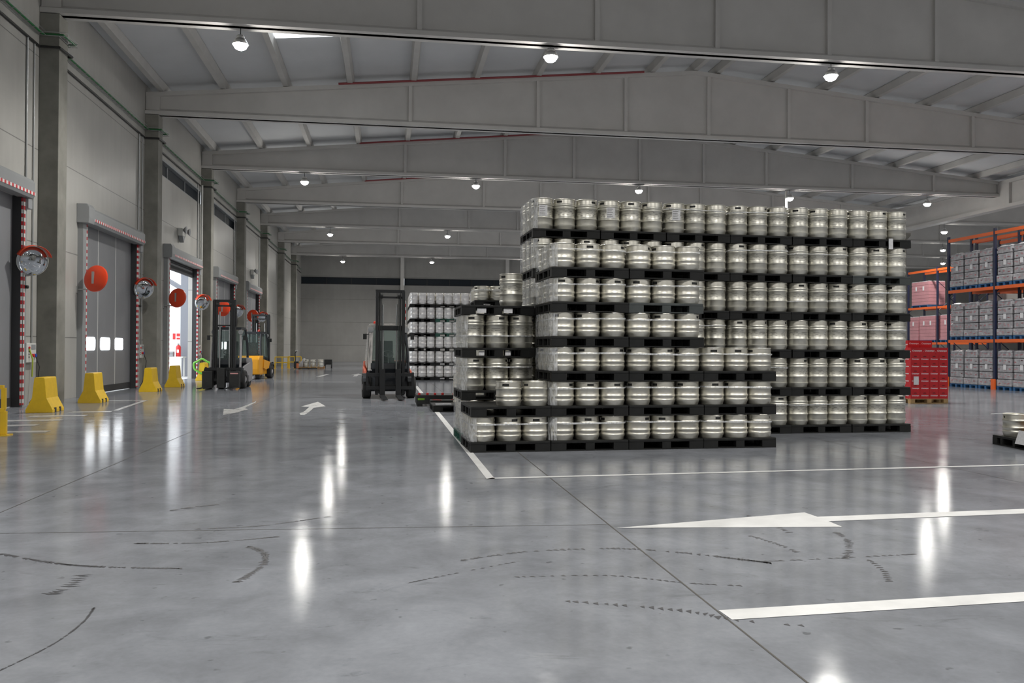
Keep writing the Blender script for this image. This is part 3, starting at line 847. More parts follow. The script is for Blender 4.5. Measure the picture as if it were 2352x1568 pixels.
# ================================================================= forklifts (forward is -y)
def wheel(m, x, y, r, wd):
    s = 1 if x > 0 else -1
    return m.lathe([(r*.45, -wd/2), (r*.9, -wd/2), (r, -wd/2+.03), (r, wd/2-.03), (r*.9, wd/2), (r*.45, wd/2)], 24, (x, y, r), 'x')
def hub(m, x, y, r, wd):
    return m.lathe([(0, -wd/2+.01), (r*.2, -wd/2+.0), (r*.46, -wd/2+.04), (r*.46, wd/2-.04), (r*.2, wd/2), (0, wd/2-.01)], 18, (x, y, r), 'x')
def forklift(label, loc, rz, body, W=1.15, mast_h=3.24, mast_w=.72, cab_h=2.25, cover=False, attach=False, lower=None, hubc='fork_white'):
    t = thing('forklift', label, 'forklift', loc, rz)
    B = M_[body]; G = M_['fork_graphite']; D = M_['dark_steel']
    hw = W/2
    # chassis and counterweight
    MB().prism([(-.95, .22), (-.75, .75), (-.2, .80), (.55, .95), (.55, .25)], 'x', -hw*.86, hw*.86).build('chassis', G if lower is None else M_[lower], t, bevel=.02)
    MB().prism([(.50, .20), (1.15, .24), (1.22, .5), (1.18, .95), (1.0, 1.12), (.42, 1.14), (.45, .8)], 'x', -hw*.98, hw*.98).build('counterweight', B, t, bevel=.06)
    MB().box(-hw*.8, hw*.8, -.15, .45, .92, 1.12).build('engine_cover', D, t, bevel=.03)
    for s in (-1, 1):
        MB().prism([(-.85, .5), (-.6, .82), (.45, .95), (.5, .55), (.15, .45), (-.25, .5)], 'x', s*hw-.03, s*hw+.03).build('side_panel', B if attach is False else M_['fork_white'], t, bevel=.01)
        MB().prism([(-1.05, .62), (-.9, .76), (-.55, .76), (-.38, .55), (-.34, .5), (-.5, .68), (-.95, .68), (-1.08, .52)], 'x', s*(hw-.02)-.13, s*(hw-.02)+.04).build('mudguard', G, t)
        w1 = wheel(MB(), s*(hw-.02), -.72, .34, .26).build('front_wheel', M_['rubber'], t, smooth=40)
        hub(MB(), s*(hw-.02), -.72, .34, .28).build('wheel_hub', M_[hubc], w1, smooth=40)
        w2 = wheel(MB(), s*(hw-.14), .78, .27, .2).build('rear_wheel', M_['rubber'], t, smooth=40)
        hub(MB(), s*(hw-.14), .78, .27, .22).build('wheel_hub', M_[hubc], w2, smooth=40)
    # overhead guard and cab
    for s in (-1, 1):
        MB().tube([(s*hw*.85, -.8, .78), (s*hw*.82, -.62, 1.5), (s*hw*.74, -.42, cab_h-.03)], .045, 8).build('front_pillar', M_['fork_white'] if attach else G, t, smooth=40)
        MB().tube([(s*hw*.84, .62, 1.1), (s*hw*.80, .58, 1.7), (s*hw*.74, .42, cab_h-.03)], .05, 8).build('rear_pillar', G, t, smooth=40)
        MB().add([(s*hw*.85, -.78, .95), (s*hw*.84, .6, 1.12), (s*hw*.74, .42, cab_h-.1), (s*hw*.74, -.42, cab_h-.1)], [(0, 1, 2, 3)]).build('side_window', M_['cab_glass'], t)
    m = MB().box(-hw*.8, hw*.8, -.5, .48, cab_h-.05, cab_h+.02)
    for k in range(5): m.box(-hw*.78, hw*.78, -.4+.18*k, -.36+.18*k, cab_h+.02, cab_h+.05)
    m.build('roof', G if not cover else M_['silver_sheet'], t, bevel=.01)
    MB().add([(-hw*.83, -.79, .9), (hw*.83, -.79, .9), (hw*.72, -.44, cab_h-.08), (-hw*.72, -.44, cab_h-.08)], [(0, 1, 2, 3)]).build('windscreen', M_['cab_glass'], t)
    MB().add([(-hw*.8, .64, 1.16), (hw*.8, .64, 1.16), (hw*.72, .44, cab_h-.08), (-hw*.72, .44, cab_h-.08)], [(0, 1, 2, 3)]).build('rear_window', M_['cab_glass'], t)
    MB().prism([(-.78, .78), (-.84, .9), (-.80, 1.08), (-.62, 1.05), (-.55, .8)], 'x', -hw*.8, hw*.8).build('dashboard', G, t, bevel=.02)
    MB().cbox((0, .12, 1.17), (.46, .46, .12)).cbox((0, .36, 1.48), (.44, .12, .58), rx=radians(-10)).build('seat', M_['seat'], t, bevel=.03)
    sw = MB()
    sw.tube([(.16*cos(2*pi*k/20), -.38+.13*sin(2*pi*k/20), 1.36+.09*sin(2*pi*k/20)) for k in range(21)], .016, 6, cap=False)
    sw.tube([(0, -.38, 1.36), (0, -.6, 1.05)], .02, 6)
    sw.build('steering_wheel', M_['black'], t, smooth=50)
    MB().lathe([(.06, 0), (.06, .09), (.03, .12), (0, .12)], 14, (-hw*.5, .3, cab_h+.03)).build('beacon', M_['red_light'], t, smooth=40)
    for s in (-1, 1):
        MB().lathe([(.0, 0), (.09, 0), (.09, .05), (0, .08)], 14, (s*hw*.78, -.55, cab_h-.14), 'y').build('work_light', M_['grey_box'], t, smooth=40)
        a = MB().tube([(s*hw*.8, -.5, cab_h-.3), (s*(hw+.02), -.62, cab_h-.28)], .012, 6)
        a.cbox((s*(hw+.03), -.62, cab_h-.36), (.11, .03, .17))
        a.build('side_mirror', M_['black'], t)
    if cover:
        MB().add([(-hw*.86-.06, -.74, .9), (-hw*.86-.06, .62, 1.05), (-hw*.76-.06, .45, cab_h), (-hw*.76-.06, -.43, cab_h)], [(0, 1, 2, 3)]).add(
                 [(-hw*.86-.05, -.82, .85), (-hw*.76, -.84, .85), (-hw*.66, -.48, cab_h), (-hw*.76-.05, -.46, cab_h)], [(0, 1, 2, 3)]).build('plastic_cover', M_['silver_sheet'], t)
    # mast
    my = -1.02
    for s in (-1, 1):
        MB().box(s*mast_w/2-.035, s*mast_w/2+.045, my-.09, my+.09, .12, mast_h).build('outer_mast_rail', D, t)
        MB().box(s*(mast_w/2-.085)-.025, s*(mast_w/2-.085)+.025, my-.07, my+.07, .15, mast_h-.06).build('inner_mast_rail', M_['black'], t)
        MB().tube([(s*(mast_w/2-.19), my+.06, .3), (s*(mast_w/2-.19), my+.06, mast_h-.4)], .028, 8).build('lift_cylinder', M_['galv'], t, smooth=40)
        MB().tube([(s*(mast_w/2-.14), my-.06, .7), (s*(mast_w/2-.14), my-.06, mast_h-.22)], .013, 5).build('lift_chain', M_['black'], t)
        MB().lathe([(0, -.04), (.09, -.04), (.09, .04), (0, .04)], 14, (s*(mast_w/2-.14), my-.02, mast_h-.14), 'x').build('chain_pulley', M_['black'], t, smooth=40)
    for z0, z1, nm in ((mast_h-.05, mast_h+.04, 'mast_crossbar'), (mast_h-.22, mast_h-.16, 'mast_crossbar'), ((2.08, 2.22, 'mast_crossbar') if not attach else (2.32, 2.37, 'mast_crossbar')), (.3, .42, 'mast_crossbar')):
        MB().box(-mast_w/2-.04, mast_w/2+.04, my+.0, my+.08, z0, z1).build(nm, D, t)
    # carriage
    cy = my-.16
    for z in (.28, .68):
        MB().box(-hw*1.02, hw*1.02, cy-.04, cy+.03, z, z+.1).build('carriage_bar', M_['dark_steel'], t, bevel=.008)
    for x in (-hw*.98, -hw*.3, hw*.3, hw*.98):
        MB().box(x-.035, x+.035, cy-.03, cy+.03, .25, .8).build('carriage_post', M_['dark_steel'], t)
    if attach:
        for x, wd in ((-.5, .36), (-.02, .28), (.46, .36)):
            MB().box(x-wd/2, x+wd/2, cy-.30, cy-.04, .05, .66 if abs(x) > .1 else .78).build('pallet_clamp', M_['black'], t, bevel=.02)
        for x in (-.6, -.38, .34, .56):
            MB().box(x-.05, x+.05, cy-1.15, cy-.28, .05, .085).build('fork_tine', M_['dark_steel'], t, bevel=.006)
        MB().box(.32, .60, cy-.306, cy-.301, .56, .60).build('sticker', mat('pink_sticker', (.6, .3, .3), .5), t)
    else:
        for x in (-.24, .24):
            MB().prism([(cy-.04, .90), (cy-.11, .90), (cy-.12, .12), (cy-1.15, .05), (cy-1.15, .035), (cy-.08, .05), (cy-.04, .1)], 'x', x-.08, x+.08).build('fork_tine', M_['dark_steel'], t, bevel=.006)
        MB().tube([(hw*.6, my, 1.9), (hw*.75, my+.1, 1.5), (hw*.7, my+.1, 1.0)], .02, 6).build('hydraulic_hose', M_['black'], t, smooth=40)
    MB().box(mast_w/2+.055, mast_w/2+.075, my-.06, my+.04, 2.3, 3.0).build('warning_tape', M_['hazard'] if not attach else D, t)
    return t
forklift('dark grey forklift with pallet clamps on its carriage, parked before the yellow forklift', (-5.95, 33.0, 0), radians(-2), 'fork_white', W=1.25, mast_h=3.26, mast_w=.74, attach=True)
forklift('yellow forklift seen from behind, parked beyond the dark forklift by the door wall', (-6.45, 42.2, 0), radians(172), 'fork_yellow', W=1.12, mast_h=3.15, mast_w=.80, lower='fork_yellow')
forklift('red-orange forklift with bare forks and a silver cab cover, alone in the aisle', (-.02, 26.65, 0), radians(5), 'fork_red', W=1.40, mast_h=3.28, mast_w=.80, cover=True)

# ================================================================= pallets
PW, PD, PH = 1.215, 1.18, .156
def pallet_proto(mt):
    t = thing('plastic_pallet', '', 'pallet')
    hx, hy = PW/2, PD/2
    m = MB().box(-hx, hx, -hy, hy, .118, PH)
    m.build('deck', M_[mt], t, bevel=.01)
    # side walls with four openings, bottom and top members stay closed
    for nm, x0, x1 in (('side_wall', -hx, -hx+.235), ('side_wall', hx-.235, hx), ('centre_wall', -.07, .07)):
        w_ = MB()
        w_.box(x0, x1, -hy, hy, 0, .02)
        for y0, y1 in ((-hy, -hy+.13), (-.37, -.31), (-.03, .03), (.31, .37), (hy-.13, hy)):
            w_.box(x0, x1, y0, y1, .02, .118)
        w_.build(nm, M_[mt], t)
    MB().box(-hx+.236, hx-.236, -hy+.002, hy-.002, .002, .018).build('base_plate', M_[mt], t)
    remember(t); return t
PAL = {k: pallet_proto(k) for k in ('pallet', 'pallet_grey', 'pallet_green')}

# ================================================================= kegs
def keg_proto(name, r, h, ribs, mt, simple=False):
    t = thing(name, '', 'keg') if not simple else None
    zc = h-.092                     # where the collar starts
    p = [(0, .035), (r*.80, .03), (r*.86, .0), (r*.89, .004), (r*.915, .03), (r*.965, .055), (r*.985, .075), (r*.985, .085), (r*.955, .093)]
    z = .1
    for zr in ribs:
        p += [(r*.948, zr-.026), (r*.965, zr-.020), (r*.995, zr-.008), (r, zr), (r*.995, zr+.008), (r*.965, zr+.020), (r*.948, zr+.026)]
    p += [(r*.948, zc-.004), (r*.95, zc+.004)]
    p += [(r*.93, zc+.012), (r*.80, zc+.030), (r*.5, zc+.05), (r*.18, zc+.058), (0, zc+.058)]
    n = 20 if simple else 40
    body = MB().lathe(p, n)
    # collar with two hand slots
    col = MB()
    N = 24 if simple else 56
    zs = [zc+.0, h-.075, h-.036, h-.012]
    rs = [r*.955, r*.95, r*.94, r*.93]
    slots = []
    def slot(k): return (not simple) and ((k % (N//2)) < 5)
    ro = rs; ri = [q-.008 for q in rs]
    vs = []
    for ring in (ro, ri):
        for j, z in enumerate(zs):
            for k in range(N):
                a = 2*pi*k/N-.28-pi/2
                vs.append((ring[j]*cos(a), ring[j]*sin(a), z))
    fs = []
    o = len(zs)*N
    for base in (0, o):
        for j in range(len(zs)-1):
            for k in range(N):
                if j == 1 and slot(k): continue
                k2 = (k+1) % N
                fs.append((base+j*N+k, base+j*N+k2, base+(j+1)*N+k2, base+(j+1)*N+k))
    # slot edges
    for k in range(N):
        if not slot(k): continue
        k2 = (k+1) % N
        for j in (1, 2): fs.append((j*N+k, j*N+k2, o+j*N+k2, o+j*N+k))
        if not slot(k-1): fs.append((1*N+k, 2*N+k, o+2*N+k, o+1*N+k))
        if not slot(k+1): fs.append((1*N+k2, 2*N+k2, o+2*N+k2, o+1*N+k2))
    col.add(vs, fs)
    # rolled rim
    rr = r*.925; rim = []
    for k in range(9):
        a = -pi/2+2*pi*k/8
        rim.append((rr+.010*cos(a), h-.010+.010*sin(a)))
    if simple:
        body.v += []; 
        body.lathe(rim, n)
        body.add(col.v, col.f)
        return body.build(name, M_[mt], smooth=35)
    body.build('body', M_[mt], t, smooth=35)
    col.lathe(rim, N)
    for k0 in (0, N//2):  # dark plate behind each slot stands in for shade inside the collar
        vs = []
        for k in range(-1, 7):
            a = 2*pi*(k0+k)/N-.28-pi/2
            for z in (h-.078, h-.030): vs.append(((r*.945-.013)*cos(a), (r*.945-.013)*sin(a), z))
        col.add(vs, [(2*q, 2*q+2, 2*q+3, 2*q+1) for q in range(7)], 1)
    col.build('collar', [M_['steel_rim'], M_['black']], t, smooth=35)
    MB().lathe([(0, zc+.08), (.022, zc+.08), (.03, zc+.075), (.03, zc+.057), (.045, zc+.055)], 14).build('valve', M_['dark_steel'], t, smooth=40)
    remember(t); return t
KR = .201
SQ_H, TA_H = .371, .544
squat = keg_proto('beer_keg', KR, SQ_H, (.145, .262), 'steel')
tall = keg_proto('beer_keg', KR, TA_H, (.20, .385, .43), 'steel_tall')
far_keg = keg_proto('beer_keg', KR, TA_H, (.20, .385, .43), 'steel_tall', True)
sq_in = keg_proto('inner', KR, SQ_H, (.145, .262), 'steel', True)

class Block:
    def __init__(s, ox, oy, ang, kind, name, pitch=1.226):
        s.o = Vector((ox, oy, 0)); s.a = ang; s.kind = kind; s.name = name; s.p = pitch
        s.h = (SQ_H if kind == 'squat' else TA_H); s.lay = PH+s.h
        s.src = squat if kind == 'squat' else tall
        s.inner = MB()
    def w(s, x, y, z):
        c, q = cos(s.a), sin(s.a)
        return Vector((s.o.x+x*c-y*q, s.o.y+x*q+y*c, z))
    def pallet(s, i, l, label, mt='pallet', dx=0, row=0):
        j = random.uniform(-.006, .006)
        dup(PAL[mt], s.w(PW/2+s.p*i+dx+j, PD/2+row*1.22+random.uniform(-.008, .008), l*s.lay), s.a+random.uniform(-.006, .006), label, 'pallets of '+s.name)
    def keg(s, i, k, j, l, label, dx=0, src=None, row=0, spin=None):
        x = PW/2+s.p*i+dx+(k-1)*.4045; y = PD/2+row*1.22+(j-1)*.388
        a = random.uniform(0, 2*pi) if spin is None else spin
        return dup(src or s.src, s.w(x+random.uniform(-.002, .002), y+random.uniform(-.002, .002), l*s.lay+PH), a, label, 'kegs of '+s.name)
    def fill(s, i, k, j, l, dx=0, row=0):
        """kegs deeper in the block, one low-detail mass"""
        c = s.w(PW/2+s.p*i+dx+(k-1)*.4045, PD/2+row*1.22+(j-1)*.388, l*s.lay+PH)
        h = s.h
        s.inner.lathe([(.17, 0), (.193, .06), (.193, h-.09), (.186, h-.01), (.17, h-.01), (.165, h-.05), (0, h-.05)], 14, c)
    def finish(s, label):
        if s.inner.v:
            tag(s.inner.build('inner_kegs', M_['steel'], smooth=40), label, 'kegs', None, 'stuff')
def band(bl, i, l, z, label, dx=0, x0=-.61, x1=.61, hh=.022, sag=0, mt='film', row=0, depth=PD):
    """thin roped edge of stretch film drawn round one pallet load"""
    n = 24; m = MB()
    pr = []
    for a0, cx, cy in ((180, x0+.2, -depth/2+.2), (270, x1-.2, -depth/2+.2), (0, x1-.2, depth/2-.2), (90, x0+.2, depth/2-.2)):
        for k in range(6):
            a = radians(a0+90*k/5); pr.append((cx+.207*cos(a), cy+.207*sin(a)))
    vs = []; 
    base = l*bl.lay+PH+z
    for q, (x, y) in enumerate(pr):
        dz = sag*((x-x0)/(x1-x0)-.5)
        h2 = hh*random.uniform(.6, 1.4)
        p = bl.w(PW/2+bl.p*i+dx+x, PD/2+row*1.22+y, 0)
        vs += [(p.x, p.y, base+dz-h2), (p.x, p.y, base+dz+h2)]
    N2 = len(pr)
    fs = [(2*q, 2*((q+1) % N2), 2*((q+1) % N2)+1, 2*q+1) for q in range(N2)]
    tag(m.add(vs, fs).build('stretch_film', M_[mt], smooth=60), label, 'stretch film', 'film round '+bl.name)
def side_sheet(bl, i, l, label, dx=0, wrap=.10, rows=1):
    """crinkled film over the left face of a pallet load"""
    m = MB(); nx, nz = 14, 7
    h = bl.h-.02; base = l*bl.lay+PH+.005
    vs = []; fs = []
    path = [(-.612+wrap, -PD/2+.02), (-.612+.04, -PD/2+.03), (-.622, -PD/2+.10)]
    for k in range(nx): path.append((-.622, -PD/2+.16+(PD*rows+.04*(rows-1)-.3)*k/(nx-1)))
    for q, (x, y) in enumerate(path):
        for z in range(nz+1):
            d = random.uniform(-.011, .002) if q > 1 else 0
            p = bl.w(PW/2+bl.p*i+dx+x+d, PD/2+y, 0)
            vs.append((p.x, p.y, base+h*z/nz+random.uniform(-.004, .004)))
    for q in range(len(path)-1):
        for z in range(nz):
            a = q*(nz+1)+z; fs.append((a, a+nz+1, a+nz+2, a+1))
    tag(m.add(vs, fs).build('stretch_film', M_['film_sheet'], smooth=50), label, 'stretch film', 'film over the left faces of '+bl.name)
LMR = ['left', 'middle', 'right']
def lay_name(l, top): return 'top' if l == top else ORD[l] if l < 5 else 'sixth'
# ================================================================= front block of squat kegs
CN = ['lowest', 'second', 'third', 'last']
FB = Block(1.222, 12.24, radians(2.15), 'squat', 'the front keg block', 1.2275)
heights = [2, 6, 6, 3]
LN = ['bottom layer', 'second layer up', 'third layer up', 'fourth layer up', 'fifth layer up', 'top layer']
for i, nl in enumerate(heights):
    for l in range(nl):
        ln = LN[l] if l < nl-1 else ('top layer' if nl > 2 else 'upper layer')
        mt = 'pallet_grey' if (i == 2 and l == 4) else 'pallet'
        FB.pallet(i, l, ('dark grey' if mt == 'pallet_grey' else 'black')+' plastic pallet under the %s of the %s column, front keg block' % (ln, CN[i]), mt)
        for k in range(3):
            if i == 0 and l == 1 and k == 0: continue
            FB.keg(i, k, 0, l, 'squat keg, %s front of the %s in the %s column, front block' % (LMR[k], ln, CN[i]))
        for j in (1, 2):
            for k in range(3):
                if i == 0 and l == 1:
                    continue
                if k == 0 and i in (0, 1):
                    FB.keg(i, 0, j, l, 'squat keg on the aisle side, %s row, %s, %s column, front block' % (['second', 'back'][j-1], ln, CN[i]))
                else: FB.fill(i, k, j, l)
        if not (i == 0 and l == 1):
            band(FB, i, l, random.uniform(.255, .275), 'thin film band round the %s in the %s column, front block' % (ln, CN[i]), hh=.010, sag=random.uniform(-.02, .02))
FB.finish('steel kegs hidden deeper inside the front block')
for l in range(6):
    side_sheet(FB, 1, l, 'crinkled clear film over the left face of the %s, second column, front block' % LN[l])
side_sheet(FB, 0, 0, 'crinkled clear film over the left face of the lowest pallet load, front block')

# ================================================================= back block of tall kegs
BB = Block(2.50, 14.27, radians(1.9), 'tall', 'the back keg block', 1.2315)
BN = ['first', 'second', 'third', 'fourth', 'fifth', 'last']
for i in range(6):
    for l in range(6):
        mt = 'pallet_grey' if (i == 5 and l == 4) else 'pallet'
        BB.pallet(i, l, ('dark grey' if mt == 'pallet_grey' else 'black')+' plastic pallet under the %s of the %s column, back keg block' % (LN[l], BN[i]), mt, dx=random.uniform(-.004, .004))
        for k in range(3):
            kg = BB.keg(i, k, 0, l, 'tall keg, %s front of the %s in the %s column, back block' % (LMR[k], LN[l], BN[i]))
            if l == 5 and (i, k) in ((0, 0), (1, 0), (2, 0)):
                m = MB(); vs = []; fs = []
                for q in range(7):
                    a = -pi/2-radians(26)+radians(44)*q/6 - kg.rotation_euler[2]
                    for z in (.22, .41): vs.append((KR*1.004*cos(a), KR*1.004*sin(a), z))
                for q in range(6): fs.append((2*q, 2*q+2, 2*q+3, 2*q+1))
                pl = m.add(vs, fs).build('paper_label', M_['paper'], kg, smooth=60)
                pl['label'] = 'white paper label with small print'
                m = MB()
                for r_ in range(5):
                    z = .385-.032*r_; vs = []
                    for q in range(5):
                        a = -pi/2-radians(22)+radians(28-4*(r_ % 2))*q/4 - kg.rotation_euler[2]
                        for zz in (z-.008, z): vs.append((KR*1.008*cos(a), KR*1.008*sin(a), zz))
                    m.add(vs, [(2*q, 2*q+2, 2*q+3, 2*q+1) for q in range(4)])
                m.build('lettering', M_['dark_print'], pl)
        if i == 0 and l >= 3:
            for j in (1, 2): BB.keg(i, 0, j, l, 'tall keg on the aisle side, %s row of the %s, back block' % (['second', 'back'][j-1], LN[l]))
            for j in (1, 2):
                for k in (1, 2): BB.fill(i, k, j, l)
        else:
            for j in (1, 2):
                for k in range(3): BB.fill(i, k, j, l)
        if (l*7+i*3) % 4 < 2 and not (i < 2 and l < 4):
            band(BB, i, l, random.choice((.21, .38, .42)), 'thin film band round the %s in the %s column, back block' % (LN[l], BN[i]), hh=.009, sag=random.uniform(-.05, .05))
BB.finish('steel kegs hidden deeper inside the back block')
for l in (3, 4, 5):
    side_sheet(BB, 0, l, 'crinkled clear film over the left face of the %s, back block' % LN[l])
# white paper tag hanging from the right end of the top pallet row
p = BB.w(PW/2+BB.p*5+.17, -.012, 5*BB.lay+.02)
tag(MB().cbox((p.x, p.y-.006, p.z+.05), (.09, .004, .20), rz=BB.a).build('paper_tag', M_['paper']), 'white paper tag on the top pallet at the right end of the back block', 'paper tag')

# ================================================================= left stack of tall kegs behind the low front column
LB = Block(1.20, 13.52, radians(1.5), 'tall', 'the left keg stack', 1.22)
for l in range(4):
    mt = 'pallet_green' if l == 0 else 'pallet'
    nm = LN[l] if l < 3 else 'lone keg on top'
    LB.pallet(0, l, ('green' if l == 0 else 'black')+' plastic pallet under the %s of the left keg stack' % nm, mt)
    if l < 3:
        for k in range(3):
            LB.keg(0, k, 0, l, 'tall keg, %s front of the %s in the left stack' % (LMR[k], LN[l]))
        for j in (1, 2):
            LB.keg(0, 0, j, l, 'tall keg on the aisle side, %s row of the %s, left stack' % (['second', 'back'][j-1], LN[l]))
            for k in (1, 2): LB.fill(0, k, j, l)
        side_sheet(LB, 0, l, 'crinkled clear film over the left face of the %s, left stack' % LN[l])
        if l: band(LB, 0, l, .385 if l == 1 else .20, 'thin film band round the %s of the left stack' % LN[l], hh=.010)
    else:
        c = LB.w(.862, .30, l*LB.lay+PH)
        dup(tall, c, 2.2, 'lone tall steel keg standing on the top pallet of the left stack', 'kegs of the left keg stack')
LB.finish('steel kegs hidden deeper inside the left stack')
# sticker cards seen in the fork openings of that stack
for l, xs in ((3, (.33, .77)), (2, (.33, .77))):
    for q, x in enumerate(xs):
        p = LB.w(x, .04, l*LB.lay+.07)
        tag(MB().cbox(p, (.15 if l == 3 else .09, .004, .075), rz=LB.a).build('label_card', M_['paper']),
            'white card in the %s fork opening of the %s, left stack' % (['left', 'right'][q], 'top pallet' if l == 3 else 'third pallet up'), 'label card')

# ================================================================= stack farther behind, squat kegs
MBk = Block(2.21, 21.3, 0, 'squat', 'the squat stack behind')
for l in range(6):
    MBk.pallet(0, l, 'black plastic pallet under the %s of the squat stack behind the left stack' % LN[l])
    for k in range(3):
        if l > 3: MBk.keg(0, k, 0, l, 'squat keg, %s front of the %s, stack behind the lone keg' % (LMR[k], LN[l]))
        else: MBk.fill(0, k, 0, l)
        for j in (1, 2): MBk.fill(0, k, j, l)
MBk.finish('steel kegs hidden in the squat stack behind the left stack')
band(MBk, 0, 5, .27, 'thin film band round the top kegs of the stack behind the lone keg', hh=.012)

# single kegs on a low pallet by the aisle line
dup(PAL['pallet'], (1.70, 20.75, 0), .02, 'black plastic pallet on the white aisle line left of the left stack', 'low pallets by the line')
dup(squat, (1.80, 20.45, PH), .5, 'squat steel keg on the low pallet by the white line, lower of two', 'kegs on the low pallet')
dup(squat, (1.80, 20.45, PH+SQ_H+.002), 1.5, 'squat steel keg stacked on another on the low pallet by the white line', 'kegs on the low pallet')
t = thing('scrap_board', 'pale board lying on the front edge of the low pallet by the white line', 'board', (1.33, 20.35, PH), 0)
MB().box(-.16, .22, -.12, .12, 0, .03).build('plank', M_['clearwrap'], t)
t = thing('stillage_base', 'black crate base with red knobs and green tags behind the low pallet', 'crate', (1.36, 22.6, 0), 0)
MB().box(-.6, .6, -.5, .5, .06, .30).build('body', M_['black'], t, bevel=.015)
for x in (-.5, 0, .5):
    for y in (-.4, .4): MB().box(x-.07, x+.07, y-.07, y+.07, 0, .06).build('foot', M_['black'], t)
for x in (-.52, -.30, -.1, .1, .4):
    MB().lathe([(.035, 0), (.035, .05), (0, .06)], 10, (x, -.42, .30)).build('knob', M_['red'], t, smooth=40)
for x in (-.47, .47): MB().box(x-.09, x+.09, -.506, -.50, .17, .22).build('tag', mat('lime_tag', (.2, .45, .03), .5), t)
t = thing('dark_tray', 'dark tray with red straps between the crate base and the low pallet', 'tray', (1.52, 21.68, 0), 0)
MB().box(-.42, .42, -.2, .2, 0, .20).build('body', M_['black'], t, bevel=.015)
MB().cbox((-.24, -.1, .205), (.24, .05, .012), rz=-.5).build('red_strap', M_['red'], t)
MB().cbox((.2, -.05, .205), (.14, .05, .012), rz=-.5).build('red_strap', M_['red'], t)

# ================================================================= far block of tall kegs
FK = Block(1.04, 40.0, 0, 'tall', 'the far keg block', 1.23)
M_['steel_far_lit'] = mat('keg_steel_far_lit', (.95, .94, .93), .36, .6)  # light falling on the far block put into the colour as paler steel
far_keg.data.materials.clear(); far_keg.data.materials.append(M_['steel_far_lit'])
far_keg['category'] = 'keg'
def far_place(c, label):
    o = far_keg.copy(); COL.objects.link(o); o.location = c; o.rotation_euler = (0, 0, random.uniform(0, 6)); o['label'] = label; o['category'] = 'keg'; o['group'] = 'kegs of the far keg block'
def far_pos(i, k, j, l, row):
    return FK.w(PW/2+FK.p*i+(k-1)*.4045, PD/2+row*1.22+(j-1)*.388, l*FK.lay+PH)
for row in range(4):
    for i in range(3):
        if row and i: continue
        for l in range(6):
            mt = 'pallet_green' if (i == 1 and l in (3, 4)) else 'pallet'
            FK.pallet(i, l, ('green' if mt == 'pallet_green' else 'black')+' pallet under the %s, %s %s, far keg block' % (LN[l], NTH[i] if not row else NTH[row], 'column' if not row else 'behind the front corner'), mt, row=row)
            for k in range(3):
                for j in range(3):
                    if row == 0 and j == 0:
                        far_place(far_pos(i, k, j, l, row), 'small far keg, %s from the left along the %s, far block' % (NTH[i*3+k], LN[l]))
                    elif i == 0 and k == 0 and row < 3:
                        far_place(far_pos(i, k, j, l, row), 'small far keg on the aisle side, %s back in the %s, far block' % (NTH[row*3+j], LN[l]))
                    elif k < 2 or i == 0: FK.fill(i, k, j, l, row=row)
FK.finish('steel kegs hidden deeper inside the far block')

# ================================================================= pallet parked at the far end of the aisle
t = thing('wooden_pallet', 'far wooden pallet under three kegs by the yellow rails', 'pallet', (-5.55, 60.6, 0), radians(4))
MB().box(-.75, .75, -.4, .4, .10, .14).build('deck', M_['wood'], t)
for x in (-.68, 0, .68): MB().box(x-.06, x+.06, -.4, .4, 0, .10).build('bearer', M_['wood'], t)
for i in range(3):
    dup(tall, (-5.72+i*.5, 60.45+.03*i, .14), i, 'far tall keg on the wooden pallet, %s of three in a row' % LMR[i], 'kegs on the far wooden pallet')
t = thing('pallet_truck', 'far orange and black pallet truck at the left of the three kegs', 'pallet truck', (-6.35, 60.4, 0), 0)
MB().box(-.18, .12, -.3, .3, .05, .55).build('battery_case', M_['black'], t, bevel=.03)
MB().box(.0, .16, -.32, -.28, .08, .42).build('front_panel', mat('truck_orange', (.65, .2, .07), .5), t)
MB().tube([(-.1, .0, .5), (-.12, 0, 1.15), (0, 0, 1.3)], .03, 8).build('tiller', M_['black'], t, smooth=40)
MB().cbox((-.02, 0, 1.32), (.16, .2, .1)).build('tiller_head', M_['white_box'], t)
MB().box(.12, 1.4, -.25, .25, .03, .09).build('fork', M_['dark_steel'], t)
t = thing('plastic_heap', 'heap of clear film leaning on the left of the three far kegs', 'film heap', (-6.02, 60.75, .15), 0)
MB().prism([(-.3, 0), (.2, 0), (.2, .62), (.08, .6), (-.22, .2)], 'y', -.25, .25).build('film_folds', M_['clearwrap'], t, bevel=.05)
t = thing('black_cart', 'far black cart right of the three kegs at the end of the aisle', 'cart', (-4.35, 63.0, 0), 0)
MB().box(-.28, .28, -.3, .3, .28, .66).build('tub', M_['black'], t, bevel=.04)
for s in (-1, 1):
    MB().box(s*.24-.03, s*.24+.03, -.28, -.22, 0, .3).build('leg', M_['dark_steel'], t)
    MB().box(s*.24-.03, s*.24+.03, .22, .28, 0, .3).build('leg', M_['dark_steel'], t)
t = thing('machine_part', 'small dark machine lying between the far kegs and the black cart', 'machine', (-4.85, 62.2, 0), 0)
MB().box(-.14, .14, -.2, .2, .16, .6).build('motor_block', M_['black'], t, bevel=.04)
MB().box(-.2, .3, -.25, .25, 0, .16).build('base', M_['cardboard'], t, bevel=.02)

